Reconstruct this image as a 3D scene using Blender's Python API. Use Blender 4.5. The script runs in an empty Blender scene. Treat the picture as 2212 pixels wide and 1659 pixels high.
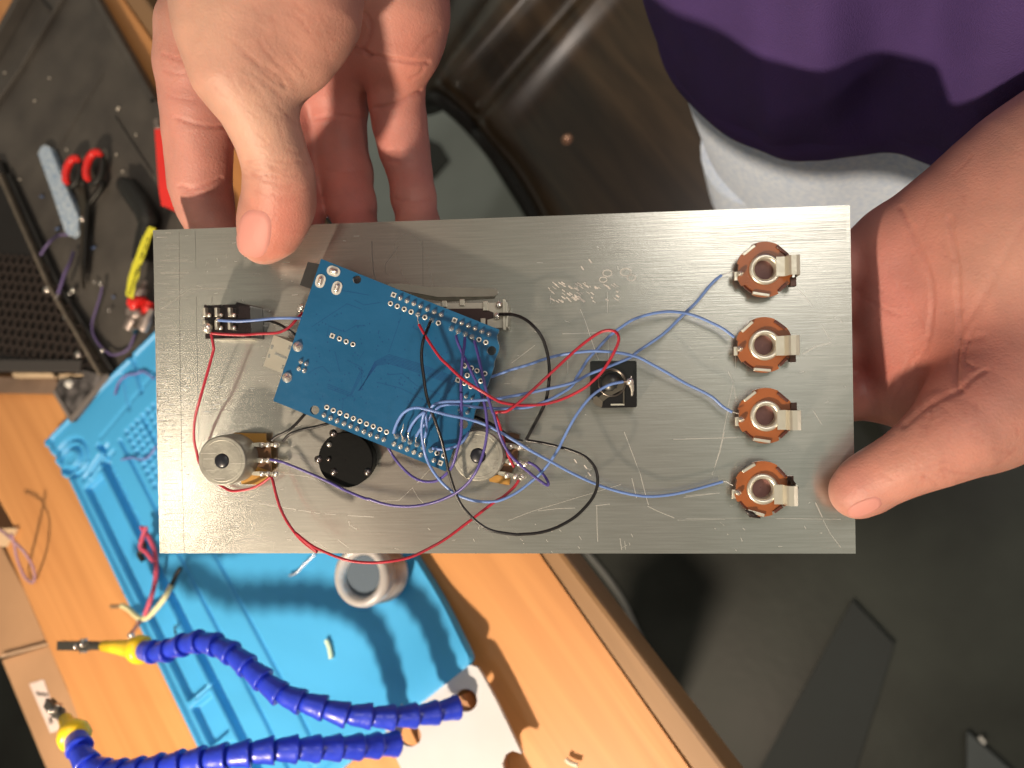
import bpy, bmesh, math, random
import numpy as np
from mathutils import Vector, Matrix
random.seed(7); np.random.seed(7)
S = bpy.context.scene
COL = S.collection
# ------------------------------------------------------------------ camera
F = 1790.0; CX = 1106.0; CY = 829.5          # focal length and centre on a 2212 x 1659 frame
TH = math.radians(21.39); PH = math.radians(-9.35)
g = Vector((math.sin(TH), math.cos(TH)*math.sin(PH), -math.cos(TH)*math.cos(PH)))   # gravity seen by the camera
zc = -g
xc = (Vector((1,0,0)) - zc*zc.x).normalized(); yc = zc.cross(xc)
R = Matrix((xc, yc, zc))                      # camera axes -> world axes
CAM = Vector((0, 0, 1.22))
DESK = 0.75
cd = bpy.data.cameras.new('camera'); cam = bpy.data.objects.new('camera', cd); COL.objects.link(cam)
cam.matrix_world = Matrix.Translation(CAM) @ R.to_4x4()
cd.sensor_width = 36; cd.lens = 36*F/2212; cd.clip_start = 0.01; cd.clip_end = 50
cd.dof.use_dof = True; cd.dof.focus_distance = 0.305; cd.dof.aperture_fstop = 9.0
S.camera = cam
def ray(px, py): return R @ Vector(((px-CX)/F, -(py-CY)/F, -1.0))
def P(px, py, z):                             # point of the level plane at height z that the ray meets
    r = ray(px, py); return CAM + r*((z-CAM.z)/r.z)
def PD(px, py, d): return CAM + ray(px, py)*d
# the held panel's own frame
PR = Matrix(((0.99581225,-0.01842742,-0.08954548),(0.01787376,0.99981588,-0.00698103),(0.08965764,0.00535128,0.99595827)))
PM = (Matrix.Translation(CAM) @ R.to_4x4()) @ (Matrix.Translation((-.13643962,-.06553742,-.32081824)) @ PR.to_4x4())
PMI = PM.inverted(); PN = (PM.to_3x3() @ Vector((0,0,1))).normalized(); PO = PM.translation.copy()
PW, PHH = 0.2609, 0.125
def PL(px, py, h=0.0):                        # point h millimetres above the panel's face
    r = ray(px, py); return CAM + r*(((PO + PN*h*.001) - CAM).dot(PN)/r.dot(PN))
def depth(p): return -(R.transposed() @ (Vector(p)-CAM)).z
# ------------------------------------------------------------------ world, lamps, exposure
W = bpy.data.worlds.new('World'); S.world = W; W.use_nodes = True
wt = W.node_tree; wt.nodes.clear()
o_ = wt.nodes.new('ShaderNodeOutputWorld'); bg = wt.nodes.new('ShaderNodeBackground')
tc = wt.nodes.new('ShaderNodeTexCoord'); nz = wt.nodes.new('ShaderNodeTexNoise'); cr = wt.nodes.new('ShaderNodeValToRGB')
nz.inputs['Scale'].default_value = 4.5; nz.inputs['Detail'].default_value = 1.0
e = cr.color_ramp.elements
e[0].position = .40; e[0].color = (.36,.13,.09,1); e[1].position = .58; e[1].color = (.78,.82,.68,1)
m_ = e.new(.49); m_.color = (.54,.47,.38,1)
wm = wt.nodes.new('ShaderNodeMapping'); wm.inputs['Scale'].default_value = (1.0,.45,.6); wm.inputs['Location'].default_value = (.35,.2,.1)
wt.links.new(tc.outputs['Generated'], wm.inputs['Vector']); wt.links.new(wm.outputs[0], nz.inputs['Vector']); wt.links.new(nz.outputs['Fac'], cr.inputs['Fac'])
wt.links.new(cr.outputs['Color'], bg.inputs['Color']); wt.links.new(bg.outputs[0], o_.inputs[0])
bg.inputs['Strength'].default_value = 0.47
def lamp(name, loc, aim, size, power, col, shape='DISK', sy=None):
    l = bpy.data.lights.new(name, 'AREA'); l.shape = shape; l.size = size; l.energy = power; l.color = col
    if sy: l.size_y = sy
    o = bpy.data.objects.new(name, l); COL.objects.link(o); o.location = loc
    o.rotation_euler = (Vector(aim)-Vector(loc)).to_track_quat('-Z','Y').to_euler(); return o
RW = lambda x,y,z: CAM + R @ Vector((x,y,z))
KEY = RW(-.40,-.58,.12)
lamp('chair_highlight_light', RW(-.5,1.0,.8), RW(-.03,.33,-.8), .14, 3.0, (1,.88,.78))  # added lamp, placed to draw the highlight stripe on the chair
kl = lamp('desk_lamp_light', KEY, P(760,1420,DESK), .055, 6.0, (1,.80,.60)); kl.data.spread = math.radians(118)
lamp('ceiling_light', RW(.25,.55,1.0), RW(0,0,-.4), .55, 5.0, (1,.94,.86))
lamp('ceiling_light', RW(.75,-.35,.9), RW(.1,0,-.4), .10, 2.2, (1,.84,.72))
lamp('wall_light', RW(-.78,-.20,.70), RW(-.1,0,-.32), .07, .55, (1,.84,.66))
S.view_settings.view_transform = 'Standard'; S.view_settings.look = 'None'; S.view_settings.gamma = 1
S.view_settings.use_curve_mapping = False; S.view_settings.exposure = 0
S.render.engine = 'CYCLES'
# ------------------------------------------------------------------ materials
MATS = {}
def mat(name, col, rough=.5, metal=0, var=0, vs=40, bump=0, bs=200, coat=0, sss=0, aniso=0, stretch=None, spec=.5, trans=0, attr=None, col2=None, bdist=.001):
    if name in MATS: return MATS[name]
    m = bpy.data.materials.new(name); m.use_nodes = True; MATS[name] = m
    n = m.node_tree.nodes; L = m.node_tree.links; b = n['Principled BSDF']
    b.inputs['Base Color'].default_value = (*col, 1); b.inputs['Roughness'].default_value = rough; b.inputs['Metallic'].default_value = metal
    b.inputs['Specular IOR Level'].default_value = spec; b.inputs['Coat Weight'].default_value = coat; b.inputs['Coat Roughness'].default_value = .08
    b.inputs['Transmission Weight'].default_value = trans
    if aniso: b.inputs['Anisotropic'].default_value = aniso
    if sss:
        b.inputs['Subsurface Weight'].default_value = sss; b.inputs['Subsurface Radius'].default_value = (1,.35,.2); b.inputs['Subsurface Scale'].default_value = .004
    src = None; co = n.new('ShaderNodeTexCoord'); vec = co.outputs['Object']
    if stretch:
        mp = n.new('ShaderNodeMapping'); mp.inputs['Scale'].default_value = stretch[:3]
        if len(stretch) > 3: mp.inputs['Rotation'].default_value = (0,0,stretch[3])
        L.new(vec, mp.inputs['Vector']); vec = mp.outputs['Vector']
    if var:
        t = n.new('ShaderNodeTexNoise'); t.inputs['Scale'].default_value = vs; t.inputs['Detail'].default_value = 5; L.new(vec, t.inputs['Vector'])
        r = n.new('ShaderNodeValToRGB'); r.color_ramp.elements[0].position = .3; r.color_ramp.elements[1].position = .7
        c2 = col2 or tuple(c*(1+var) for c in col)
        r.color_ramp.elements[0].color = (*[c*(1-var) for c in col],1); r.color_ramp.elements[1].color = (*c2,1)
        L.new(t.outputs['Fac'], r.inputs['Fac']); src = r.outputs['Color']
        rr = n.new('ShaderNodeMapRange'); rr.inputs[3].default_value = max(0.02,rough*.75); rr.inputs[4].default_value = min(1,rough*1.25)
        L.new(t.outputs['Fac'], rr.inputs[0]); L.new(rr.outputs[0], b.inputs['Roughness'])
    if attr:
        a = n.new('ShaderNodeAttribute'); a.attribute_name = attr
        if src is None: src = a.outputs['Color']
        else:
            mx = n.new('ShaderNodeMix'); mx.data_type = 'RGBA'; mx.blend_type = 'MULTIPLY'; mx.inputs[0].default_value = 1
            L.new(src, mx.inputs[6]); L.new(a.outputs['Color'], mx.inputs[7]); src = mx.outputs[2]
    if src is not None: L.new(src, b.inputs['Base Color'])
    if bump:
        t2 = n.new('ShaderNodeTexNoise'); t2.inputs['Scale'].default_value = bs; t2.inputs['Detail'].default_value = 4; L.new(vec, t2.inputs['Vector'])
        bp = n.new('ShaderNodeBump'); bp.inputs['Strength'].default_value = bump; bp.inputs['Distance'].default_value = bdist
        L.new(t2.outputs['Fac'], bp.inputs['Height']); L.new(bp.outputs[0], b.inputs['Normal'])
    return m
# ------------------------------------------------------------------ object helpers
def tag(o, label=None, cat=None, group=None, kind=None):
    if label: o['label'] = label
    if cat: o['category'] = cat
    if group: o['group'] = group
    if kind: o['kind'] = kind
    return o
def empty(name, loc, label, cat, group=None, mw=None):
    o = bpy.data.objects.new(name, None); COL.objects.link(o); o.empty_display_size = .01
    o.matrix_world = mw if mw is not None else Matrix.Translation(loc); tag(o, label, cat, group); o['_m'] = 1; ROOTM[o.name] = o.matrix_world.copy(); return o
ROOTM = {}
class MB:
    def __init__(s): s.v = []; s.f = []; s.m = []; s.sm = []
    def add(s, v, f, mi=0, sm=True):
        k = len(s.v); s.v += [Vector(a) for a in v]; s.f += [tuple(i+k for i in q) for q in f]; s.m += [mi]*len(f); s.sm += [sm]*len(f); return s
    def box(s, c, ax, half, mi=0):            # centre, three axes, half sizes
        c = Vector(c); v = [c + ax[0]*half[0]*i + ax[1]*half[1]*j + ax[2]*half[2]*k for k in (-1,1) for j in (-1,1) for i in (-1,1)]
        return s.add(v, [(0,2,3,1),(4,5,7,6),(0,1,5,4),(1,3,7,5),(3,2,6,7),(2,0,4,6)], mi, False)
    def prism(s, poly, up, mi=0, holes=(), bev=0):
        # poly: list of world points (top face); extruded down by -up vector
        up = Vector(up); loops = [list(poly)] + [list(h) for h in holes]
        bm = bmesh.new()
        for lp in loops:
            vs = [bm.verts.new(p) for p in lp]
            for i in range(len(vs)): bm.edges.new((vs[i], vs[(i+1)%len(vs)]))
        bmesh.ops.triangle_fill(bm, use_beauty=True, edges=bm.edges[:])
        bm.verts.ensure_lookup_table(); bm.verts.index_update()
        top = [v.co.copy() for v in bm.verts]; fs = []
        for f in bm.faces:
            q = [v.index for v in f.verts]
            if f.normal.dot(up) < 0: q.reverse()
            fs.append(tuple(q))
        bm.free(); n = len(top)
        s.add(top, fs, mi, False); s.add([p-up for p in top], [tuple(reversed(q)) for q in fs], mi, False)
        k = 0
        for lp in loops:
            m = len(lp); v = [Vector(p) for p in lp] + [Vector(p)-up for p in lp]
            s.add(v, [(i, i+m, (i+1)%m+m, (i+1)%m) for i in range(m)], mi, False)
        return s
    def tube(s, pts, r, n=8, mi=0, cap=True):
        pts = [Vector(p) for p in pts]; rs = r if isinstance(r,(list,tuple)) else [r]*len(pts)
        v = []; u = None
        for i, p in enumerate(pts):
            t = (pts[min(i+1,len(pts)-1)] - pts[max(i-1,0)])
            t = t.normalized() if t.length > 1e-9 else Vector((0,0,1))
            if u is None: u = t.orthogonal().normalized()
            u = (u - t*u.dot(t)); u = u.normalized() if u.length > 1e-6 else t.orthogonal().normalized()
            w = t.cross(u)
            v += [p + (u*math.cos(2*math.pi*k/n) + w*math.sin(2*math.pi*k/n))*rs[i] for k in range(n)]
        f = [(i*n+k, i*n+(k+1)%n, (i+1)*n+(k+1)%n, (i+1)*n+k) for i in range(len(pts)-1) for k in range(n)]
        s.add(v, f, mi, True)
        if cap: s.add(v[:n], [tuple(reversed(range(n)))], mi, False); s.add(v[-n:], [tuple(range(n))], mi, False)
        return s
    def lathe(s, c, ax, prof, n=24, mi=0, cap=True, sm=True):   # prof: (radius, height)
        c = Vector(c); ax = Vector(ax).normalized(); u = ax.orthogonal().normalized(); w = ax.cross(u); v = []
        for r, h in prof: v += [c + ax*h + (u*math.cos(2*math.pi*k/n) + w*math.sin(2*math.pi*k/n))*r for k in range(n)]
        s.add(v, [(i*n+k, i*n+(k+1)%n, (i+1)*n+(k+1)%n, (i+1)*n+k) for i in range(len(prof)-1) for k in range(n)], mi, sm)
        if cap:
            s.add(v[:n], [tuple(reversed(range(n)))], mi, False); s.add(v[-n:], [tuple(range(n))], mi, False)
        return s
    def ball(s, c, r, mi=0, n=10, ax=None, sq=1):
        ax = ax or Vector((0,0,1)); pr = [(max(1e-5,r*math.sin(math.pi*i/n)), -r*sq*math.cos(math.pi*i/n)) for i in range(n+1)]
        return s.lathe(c, ax, pr, 12, mi, False)
    def build(s, name, mats, parent=None, label=None, bevel=0, M0=None):
        if not isinstance(mats, (list,tuple)): mats = [mats]
        me = bpy.data.meshes.new(name)
        M = M0
        if M is None and parent is not None:
            q = parent
            while q.parent: q = q.parent
            M = ROOTM[q.name]
        if M is None:
            c = sum(s.v, Vector())/len(s.v); c.z = min(p.z for p in s.v); M = Matrix.Translation(c)
        Mi = M.inverted()
        me.from_pydata([Mi@p for p in s.v], [], s.f); me.update()
        for m in mats: me.materials.append(m)
        me.polygons.foreach_set('material_index', s.m); me.polygons.foreach_set('use_smooth', s.sm)
        o = bpy.data.objects.new(name, me); COL.objects.link(o)
        if parent is None: o.matrix_world = M; ROOTM[o.name] = M.copy()
        else: o.parent = parent
        if label: o['label'] = label
        if bevel:
            b = o.modifiers.new('bevel','BEVEL'); b.width = bevel; b.segments = 2; b.limit_method = 'ANGLE'; b.angle_limit = math.radians(40)
        return o
def spline(pts, per=6):                      # Catmull-Rom
    pts = [Vector(p) for p in pts]; out = []
    for i in range(len(pts)-1):
        a = pts[max(i-1,0)]; b = pts[i]; c = pts[i+1]; d = pts[min(i+2,len(pts)-1)]
        for k in range(per):
            t = k/per; out.append(.5*((2*b) + (c-a)*t + (2*a-5*b+4*c-d)*t*t + (3*b-a-3*c+d)*t**3))
    out.append(pts[-1]); return out
# pixel frames of enlarged views, all mapped back to the 2212 frame
CR = {'A':(548.6,521.2,.2646),'B':(795.5,768,.1984),'C':(1042.3,630.9,.1984),'D':(384,850.3,.2149),'E':(318.2,466.3,.1819),
      'F':(1481.2,466.3,.1984),'G':(1481.2,795.5,.2481),'H':(1097.2,932.6,.2232),'I':(548.6,1152,.3055),'J':(0,1207,.2728),
      'K':(0,768,.2645),'L':(0,384,.2645),'M':(0,0,.25),'N':(274.3,0,.3638),'O':(0,713,.124),'Q':(0,1042,.2646),'T':(1481,1152,.3304),
      'U':(1207,1152,.4544),'V':(0,1399,.1567),'W':(1755.5,384,.496),'X':(631,1152,.124),'Y':(263.3,466.3,.1652),'0':(0,0,1)}
def px(k, x, y): a, b, s = CR[k]; return a+s*x, b+s*y
# ================================================================== SETTING
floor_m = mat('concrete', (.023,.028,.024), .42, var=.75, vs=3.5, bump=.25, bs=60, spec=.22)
fb = MB(); fb.add([(-4,-4,0),(4,-4,0),(4,4,0),(-4,4,0)], [(0,1,2,3)], 0, False)
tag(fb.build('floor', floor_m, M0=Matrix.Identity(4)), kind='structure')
ddir = P(529,349,DESK)-P(1207,1266,DESK); ddir.z = 0; ddir.normalize()
# ---- desk
def wood_mat(name, a, b_, ang, sc=1.0, rough=.42, coat=.1):
    m = bpy.data.materials.new(name); m.use_nodes = True; MATS[name] = m; n = m.node_tree.nodes; L = m.node_tree.links; b = n['Principled BSDF']
    co = n.new('ShaderNodeTexCoord'); rot = n.new('ShaderNodeMapping'); rot.inputs['Rotation'].default_value = (0,0,-ang)
    mp = n.new('ShaderNodeMapping'); mp.inputs['Scale'].default_value = (1.2*sc, 22*sc, 4)
    t = n.new('ShaderNodeTexNoise'); t.inputs['Scale'].default_value = 2.2; t.inputs['Detail'].default_value = 7; t.inputs['Distortion'].default_value = 1.2
    r = n.new('ShaderNodeValToRGB'); r.color_ramp.elements[0].position = .32; r.color_ramp.elements[1].position = .68
    r.color_ramp.elements[0].color = (*a,1); r.color_ramp.elements[1].color = (*b_,1)
    L.new(co.outputs['Object'], rot.inputs[0]); L.new(rot.outputs[0], mp.inputs[0]); L.new(mp.outputs[0], t.inputs['Vector'])
    L.new(t.outputs['Fac'], r.inputs['Fac']); L.new(r.outputs['Color'], b.inputs['Base Color'])
    b.inputs['Roughness'].default_value = rough; b.inputs['Coat Weight'].default_value = coat; b.inputs['Coat Roughness'].default_value = .3
    bp = n.new('ShaderNodeBump'); bp.inputs['Strength'].default_value = .12; bp.inputs['Distance'].default_value = .001
    L.new(t.outputs['Fac'], bp.inputs['Height']); L.new(bp.outputs[0], b.inputs['Normal']); return m
dang = math.atan2(ddir.y, ddir.x)
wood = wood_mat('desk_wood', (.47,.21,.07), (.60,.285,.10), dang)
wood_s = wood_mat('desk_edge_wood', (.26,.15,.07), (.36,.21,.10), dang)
desk = empty('desk', P(400,1300,0), 'light orange pine desk with rounded front edge under the blue mat and black tray', 'desk')
UZ = Vector((0,0,1))
poly = [P(212,-80,DESK), P(335,98,DESK), P(529,352,DESK), P(835,755,DESK), P(1165,1197,DESK), P(1488,1659,DESK), P(1640,1880,DESK), P(260,1790,DESK), P(143,1481,DESK), P(53,1275,DESK), P(13,1182,DESK), P(34,1143,DESK), P(-10,1066,DESK), P(-420,300,DESK), P(-500,-300,DESK)]
mb = MB(); mb.prism(poly, (0,0,.028)); mb.build('tabletop', wood, desk, bevel=.002)
sd = ddir.cross(UZ).normalized()
if sd.dot(P(1400,900,DESK)-P(700,900,DESK)) < 0: sd = -sd
mb = MB(); a = P(212,-80,DESK)+sd*.0; b_ = P(1640,1880,DESK)
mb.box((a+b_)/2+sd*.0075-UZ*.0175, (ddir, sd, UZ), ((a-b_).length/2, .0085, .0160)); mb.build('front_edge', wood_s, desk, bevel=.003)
for t_ in (.03, .97):
    for off in (.30, .55):
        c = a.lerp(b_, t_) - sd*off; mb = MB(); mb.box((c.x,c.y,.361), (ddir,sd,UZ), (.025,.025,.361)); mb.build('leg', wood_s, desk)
# ---- cardboard boxes behind the desk
card = mat('cardboard', (.40,.235,.125), .75, var=.12, vs=14, bump=.2, bs=90)
def slab(name, pts, z, th, m, label, cat, bevel=.001, group=None):
    mb = MB(); mb.prism([P(x,y,z) for x,y in pts], (0,0,th)); o = mb.build(name, m, bevel=bevel); tag(o, label, cat, group); return o
slab('cardboard_box', [(-60,1075),(-2,1170),(53,1277),(103,1392),(-1,1418),(-90,1430)], DESK-.012, .10, card, 'brown cardboard box behind the desk without a paper label', 'box')
bx = empty('cardboard_box', P(100,1600,DESK-.11), 'brown cardboard box behind the desk with a white paper label', 'box')
mb = MB(); mb.prism([P(x,y,DESK-.012) for x,y in [(4,1426),(105,1395),(150,1500),(245,1740),(150,1780),(100,1659)]], (0,0,.10)); mb.build('carton', card, bx, bevel=.001)
paper = mat('label_paper', (.66,.56,.52), .7, var=.05, vs=20)
mb = MB(); mb.prism([P(x,y,DESK-.0114) for x,y in [(63,1477),(94,1468),(131,1576),(109,1584)]], (0,0,.0005)); lb = mb.build('paper_label', paper, bx)
ink = mat('faded_ink', (.16,.14,.13), .7)
mb = MB()
for pts in ([(80,1495),(84,1500),(92,1500),(103,1502)],[(107,1553),(112,1552),(118,1550)],[(108,1557),(110,1562),(114,1556)]):
    mb.tube(spline([P(x,y,DESK-.0113) for x,y in pts]), .0011, 6)
mb.build('handwriting', ink, lb)
mb = MB(); mb.prism([P(x,y,DESK-.008) for x,y in [(0,1416),(103,1389),(104,1393),(0,1421)]], (0,0,.003)); tag(mb.build('packing_tape', mat('tape',(.55,.38,.25),.4)), 'pale strip of packing tape along the seam between two cardboard boxes', 'tape')
slab('paper_scrap', [(-10,1142),(36,1141),(30,1155),(12,1182),(-10,1178)], DESK+.003, .002, mat('cream_paper',(.62,.44,.27),.7), 'small cream paper scrap at the back edge of the desk', 'paper')
# ---- bench shadowed floor things
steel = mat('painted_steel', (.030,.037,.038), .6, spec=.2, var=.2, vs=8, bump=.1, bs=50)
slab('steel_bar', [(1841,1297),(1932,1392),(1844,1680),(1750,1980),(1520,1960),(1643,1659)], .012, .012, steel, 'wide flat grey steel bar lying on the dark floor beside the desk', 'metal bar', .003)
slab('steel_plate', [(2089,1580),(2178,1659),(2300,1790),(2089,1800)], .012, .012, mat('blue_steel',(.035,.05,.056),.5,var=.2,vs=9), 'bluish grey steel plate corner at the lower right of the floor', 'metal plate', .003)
mb = MB(); mb.tube(spline([P(*px('U',x,y),.006) for x,y in [(100,40),(140,100),(230,210),(310,330),(370,460),(420,560),(480,700),(560,880),(660,1150)]]), .0042, 8)
tag(mb.build('floor_cable', mat('grey_cable',(.20,.21,.20),.5)), 'thin grey cable curving along the floor below the desk edge', 'cable')
mb = MB(); mb.prism([P(*px('T',x,y),.016) for x,y in [(1915,1338),(1930,1328),(1965,1372),(1948,1380)]], (0,0,.004)); tag(mb.build('paper_chip', mat('white_chip',(.6,.62,.6),.5)), 'tiny white chip on the edge of the bluish steel plate', 'chip')
slab('lit_floor_patch', [(880,190),(930,215),(985,262),(1045,330),(1165,520),(760,560),(640,260)], .012, .012, mat('lit_floor_teal',(.33,.40,.38),.7,var=.15,vs=6,bump=.1), 'grey green floor, painted lighter as if lit, seen between the fingers beside the chair', 'floor patch')  # brighter lit stretch of floor, its light put into a paler slab
slab('floor_shadow_patch', [(905,290),(950,312),(970,345),(935,385),(880,400),(860,320)], .0165, .004, mat('floor_shadow_dark',(.035,.045,.04),.6), 'dark green patch painted as a shadow on the grey floor beside the chair', 'shadow patch')  # thin dark slab painted in place of a shadow on the floor
# ---- chair: bent veneered seat with rolled edge
chair = empty('chair', P(1250,300,0), 'dark glossy bent plywood chair behind the held panel', 'chair')
SZ = .45
seatm = bpy.data.materials.new('dark_veneer'); seatm.use_nodes = True
n = seatm.node_tree.nodes; L = seatm.node_tree.links; b = n['Principled BSDF']
co = n.new('ShaderNodeTexCoord'); mp = n.new('ShaderNodeMapping'); mp.inputs['Rotation'].default_value = (0,0,math.radians(58)); mp2 = n.new('ShaderNodeMapping'); mp2.inputs['Scale'].default_value = (3,26,3)
t = n.new('ShaderNodeTexNoise'); t.inputs['Scale'].default_value = 2.2; t.inputs['Detail'].default_value = 6; t.inputs['Distortion'].default_value = .6
r = n.new('ShaderNodeValToRGB'); r.color_ramp.elements[0].position = .30; r.color_ramp.elements[1].position = .85
r.color_ramp.elements[0].color = (.020,.013,.007,1); r.color_ramp.elements[1].color = (.068,.045,.025,1)
L.new(co.outputs['Object'], mp.inputs[0]); L.new(mp.outputs[0], mp2.inputs[0]); L.new(mp2.outputs[0], t.inputs['Vector']); L.new(t.outputs['Fac'], r.inputs['Fac']); L.new(r.outputs[0], b.inputs['Base Color'])
b.inputs['Roughness'].default_value = .30; b.inputs['Specular IOR Level'].default_value = .4; b.inputs['Coat Weight'].default_value = .22; b.inputs['Coat Roughness'].default_value = .16
# rows run from the near rim up across the seat; a rolled hump lies along the left side
rim = spline([Vector((*q,0)) for q in [(800,150),(905,188),(960,212),(1012,255),(1062,315),(1112,382),(1160,470),(1215,600),(1290,760)]], 9)
far = spline([Vector((*q,0)) for q in [(960,-160),(1150,-170),(1290,-175),(1400,-175),(1480,-180),(1560,-180),(1640,-170),(1750,-120),(1900,60)]], 9)
nu = len(rim); nv = 34; V = []
def hump(u):     # u 0..1 along the rim
    x = u*8
    return .026*math.exp(-((x-2.1)/.85)**2) - .05*max(0,1.3-x) - .008*math.exp(-((x-3.0)/.30)**2) + .005*math.exp(-((x-3.5)/.5)**2)
for j in range(nv):
    for i in range(nu):
        q = rim[i].lerp(far[i], j/(nv-1)); ht = hump(i/(nu-1))
        edge = -.012*math.exp(-j/1.2)
        V.append(P(q.x, q.y, SZ)+UZ*(ht+edge))
mb = MB(); mb.add(V, [(j*nu+i, j*nu+i+1, (j+1)*nu+i+1, (j+1)*nu+i) for j in range(nv-1) for i in range(nu-1)])
so = mb.build('seat', seatm, chair)
sl = so.modifiers.new('solid','SOLIDIFY'); sl.thickness = .014; sl.offset = -1
ed = mat('edge_shade_black', (.006,.006,.006), .45)
mb = MB(); rr = [V[i]-UZ*.012 for i in range(nu)]
mb.tube([p+(P(900,600,SZ)-p)*0+Vector((0,0,-.004)) for p in rr], .013, 8); mb.build('shaded_seat_edge', ed, chair)  # seat thickness lying in shadow, the shade put into its black colour
mb = MB(); mb.lathe(P(1227,304,SZ-.004), UZ, [(.0001,.0075),(.003,.0072),(.0055,.0055),(.007,.002),(.0072,0)], 16); mb.build('rivet', mat('copper_rivet',(.75,.45,.32),.25,1), chair)
for q in ((1020,60),(1160,420),(1500,-60),(1420,500)):
    c = P(*q,SZ); mb = MB(); mb.tube([Vector((c.x,c.y,SZ-.03)), Vector((c.x,c.y,0))], .011, 10); mb.build('leg', mat('chair_steel',(.2,.2,.2),.35,1), chair)
# ================================================================== BLUE MAT
mo = P(131,946,DESK+.001)
lu = P(450,1640,DESK)-P(160,1040,DESK); lu.z = 0; lu.normalize()          # along the long edge
lv = P(333,730,DESK)-P(135,940,DESK); lv.z = 0; lv.normalize()
lv = (lv - lu*lu.dot(lv)).normalized()
def muv(x, y, z=DESK+.004):
    d = P(x,y,z)-mo; return d.dot(lu), d.dot(lv)
print('MAT', [tuple(round(v*1000) for v in muv(*q)) for q in [(135,940),(333,730),(1043,1421),(866,1522),(880,1190),(450,1640),(158,1035)]])
MU, MV = .40, .265
c0 = muv(1043,1421)
MV = c0[1]; MU = c0[0]
du = .0008; nu_ = int(MU/du); nv_ = int(MV/du)
U, V2 = np.meshgrid(np.linspace(0,MU,nu_), np.linspace(0,MV,nv_), indexing='ij')
Hh = np.full(U.shape, .0045)
def seg(p, q, w, dep, soft=.0006):
    global Hh
    a = np.array(muv(*p)); b = np.array(muv(*q)); d = b-a; L2 = max(1e-9,(d**2).sum())
    t = np.clip(((U-a[0])*d[0]+(V2-a[1])*d[1])/L2, 0, 1)
    D = np.hypot(U-a[0]-t*d[0], V2-a[1]-t*d[1]); Hh += dep/(1+np.exp((D-w)/soft))
def rect(u0, u1, v0, v1, dep, soft=.00035):
    global Hh
    s = lambda x: 1/(1+np.exp(-np.clip(x/soft,-40,40))); Hh += dep*s(U-u0)*s(u1-U)*s(V2-v0)*s(v1-V2)
def ring(c, r, w, dep):
    global Hh
    a = muv(*c); D = np.abs(np.hypot(U-a[0], V2-a[1])-r); Hh += dep*np.exp(-(D/w)**2)
rect(-.01, MU+.01, -.01, .0022, .0016); rect(-.01,.0022,-.01,MV+.01,.0012)
ua = lambda x,y: muv(x,y)
w1a = ua(185,1054); w1b = ua(404,1521); w1c = ua(447,1605); w2 = ua(365,1278); w2b = ua(518,1589)
v1 = .0062; v2 = w2[1]-.0035
rect(w1a[0]+.003, w1b[0], v1, v2, -.0030)
rect(w1b[0]+.006, w1c[0]+.004, v1, v2, -.0030); rect(w1c[0]+.012, MU-.03, v1, v2, -.0030)
rect(w1b[0]+.0022, w1b[0]+.0035, v1+.006, v2+.01, -.0012)
rect(ua(230,975)[0]+.006, MU-.02, w2[1]+.0005, w2[1]+.0062, -.0036)
sc0 = ua(238,960); sc1 = ua(345,1160)
for k in range(9):
    t_ = k/8; rect(*(lambda u: (u-.0042,u+.0042))(sc0[0]+(sc1[0]-sc0[0])*t_), w2[1]+.0055, w2[1]+.0085, -.0036)
l3 = ua(500,1400); l4 = ua(580,1400)
rect(.045, MU-.012, l3[1], l3[1]+.0020, -.0018); rect(.045, MU-.012, l4[1], l4[1]+.0018, -.0016)
ring((171,987), .0145, .0016, -.0016); ring((171,987), .0090, .0014, -.0018); ring((171,987),.005,.0016,.0006)
seg((192,1034),(244,962), .0012, -.0016); seg((205,1040),(256,975), .0009, -.0012)
for k in range(6): ring((206+k*6.0, 1022-k*8.5), .0012, .0009, -.0012)
seg((275,812),(290,884), .0008, -.0014); seg((296,768),(315,848), .0010, -.0018); seg((230,945),(350,800),.0007,-.0008)
for i in range(14):
    for j in range(9):
        a = ua(270,935); u0 = a[0]+.004+j*.0062; v0 = a[1]+.005+i*.0060
        if v0 < MV-.01: Hh += -.0018*np.exp(-(((U-u0)/.0018)**2+((V2-v0)/.0018)**2))
tk = ua(735,1600)
for k in range(30): rect(MU-.009-(.002 if k%5 else .006), MU-.006, .030+k*.0025, .0306+k*.0025, -.0010, .0002)
NB = muv(158,1033)[0]
Hh = .0085+(Hh-.0045)*1.9
Vv = V2.copy(); Vv -= np.where(U < NB, .004*(1-V2/MV)**8, 0)
cr_ = .006                                            # rounded corners
Uw = U.copy()
for (su, sv) in ((0,0),(1,0),(0,1),(1,1)):
    uu = U if su == 0 else MU-U; vv = V2 if sv == 0 else MV-V2
    k = np.clip(1-vv/cr_,0,1); ins = cr_*(1-np.sqrt(np.clip(1-k**2,0,1)))
    Uw = np.where(uu < cr_*1.5, Uw + (1 if su == 0 else -1)*ins*(1-uu/(cr_*1.5)), Uw)
curl = .010*np.exp(-(((MU-U)/.03)**2))*np.clip(V2/MV,0,1)
PX = mo.x + lu.x*Uw + lv.x*Vv; PY = mo.y + lu.y*Uw + lv.y*Vv; PZ = DESK+.0005+Hh+curl
verts = np.stack([PX,PY,PZ],-1).reshape(-1,3)
idx = np.arange(nu_*nv_).reshape(nu_,nv_)
fc = np.stack([idx[:-1,:-1],idx[1:,:-1],idx[1:,1:],idx[:-1,1:]],-1).reshape(-1,4)
bord = np.concatenate([idx[:,0], idx[-1,1:], idx[-2::-1,-1], idx[0,-2:0:-1]])
low = verts[bord].copy(); low[:,2] = low[:,2]*0+DESK+.0004+curl.reshape(-1)[bord]
nb = len(bord); k0 = len(verts); ring_i = np.arange(nb); nx = (ring_i+1)%nb
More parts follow.
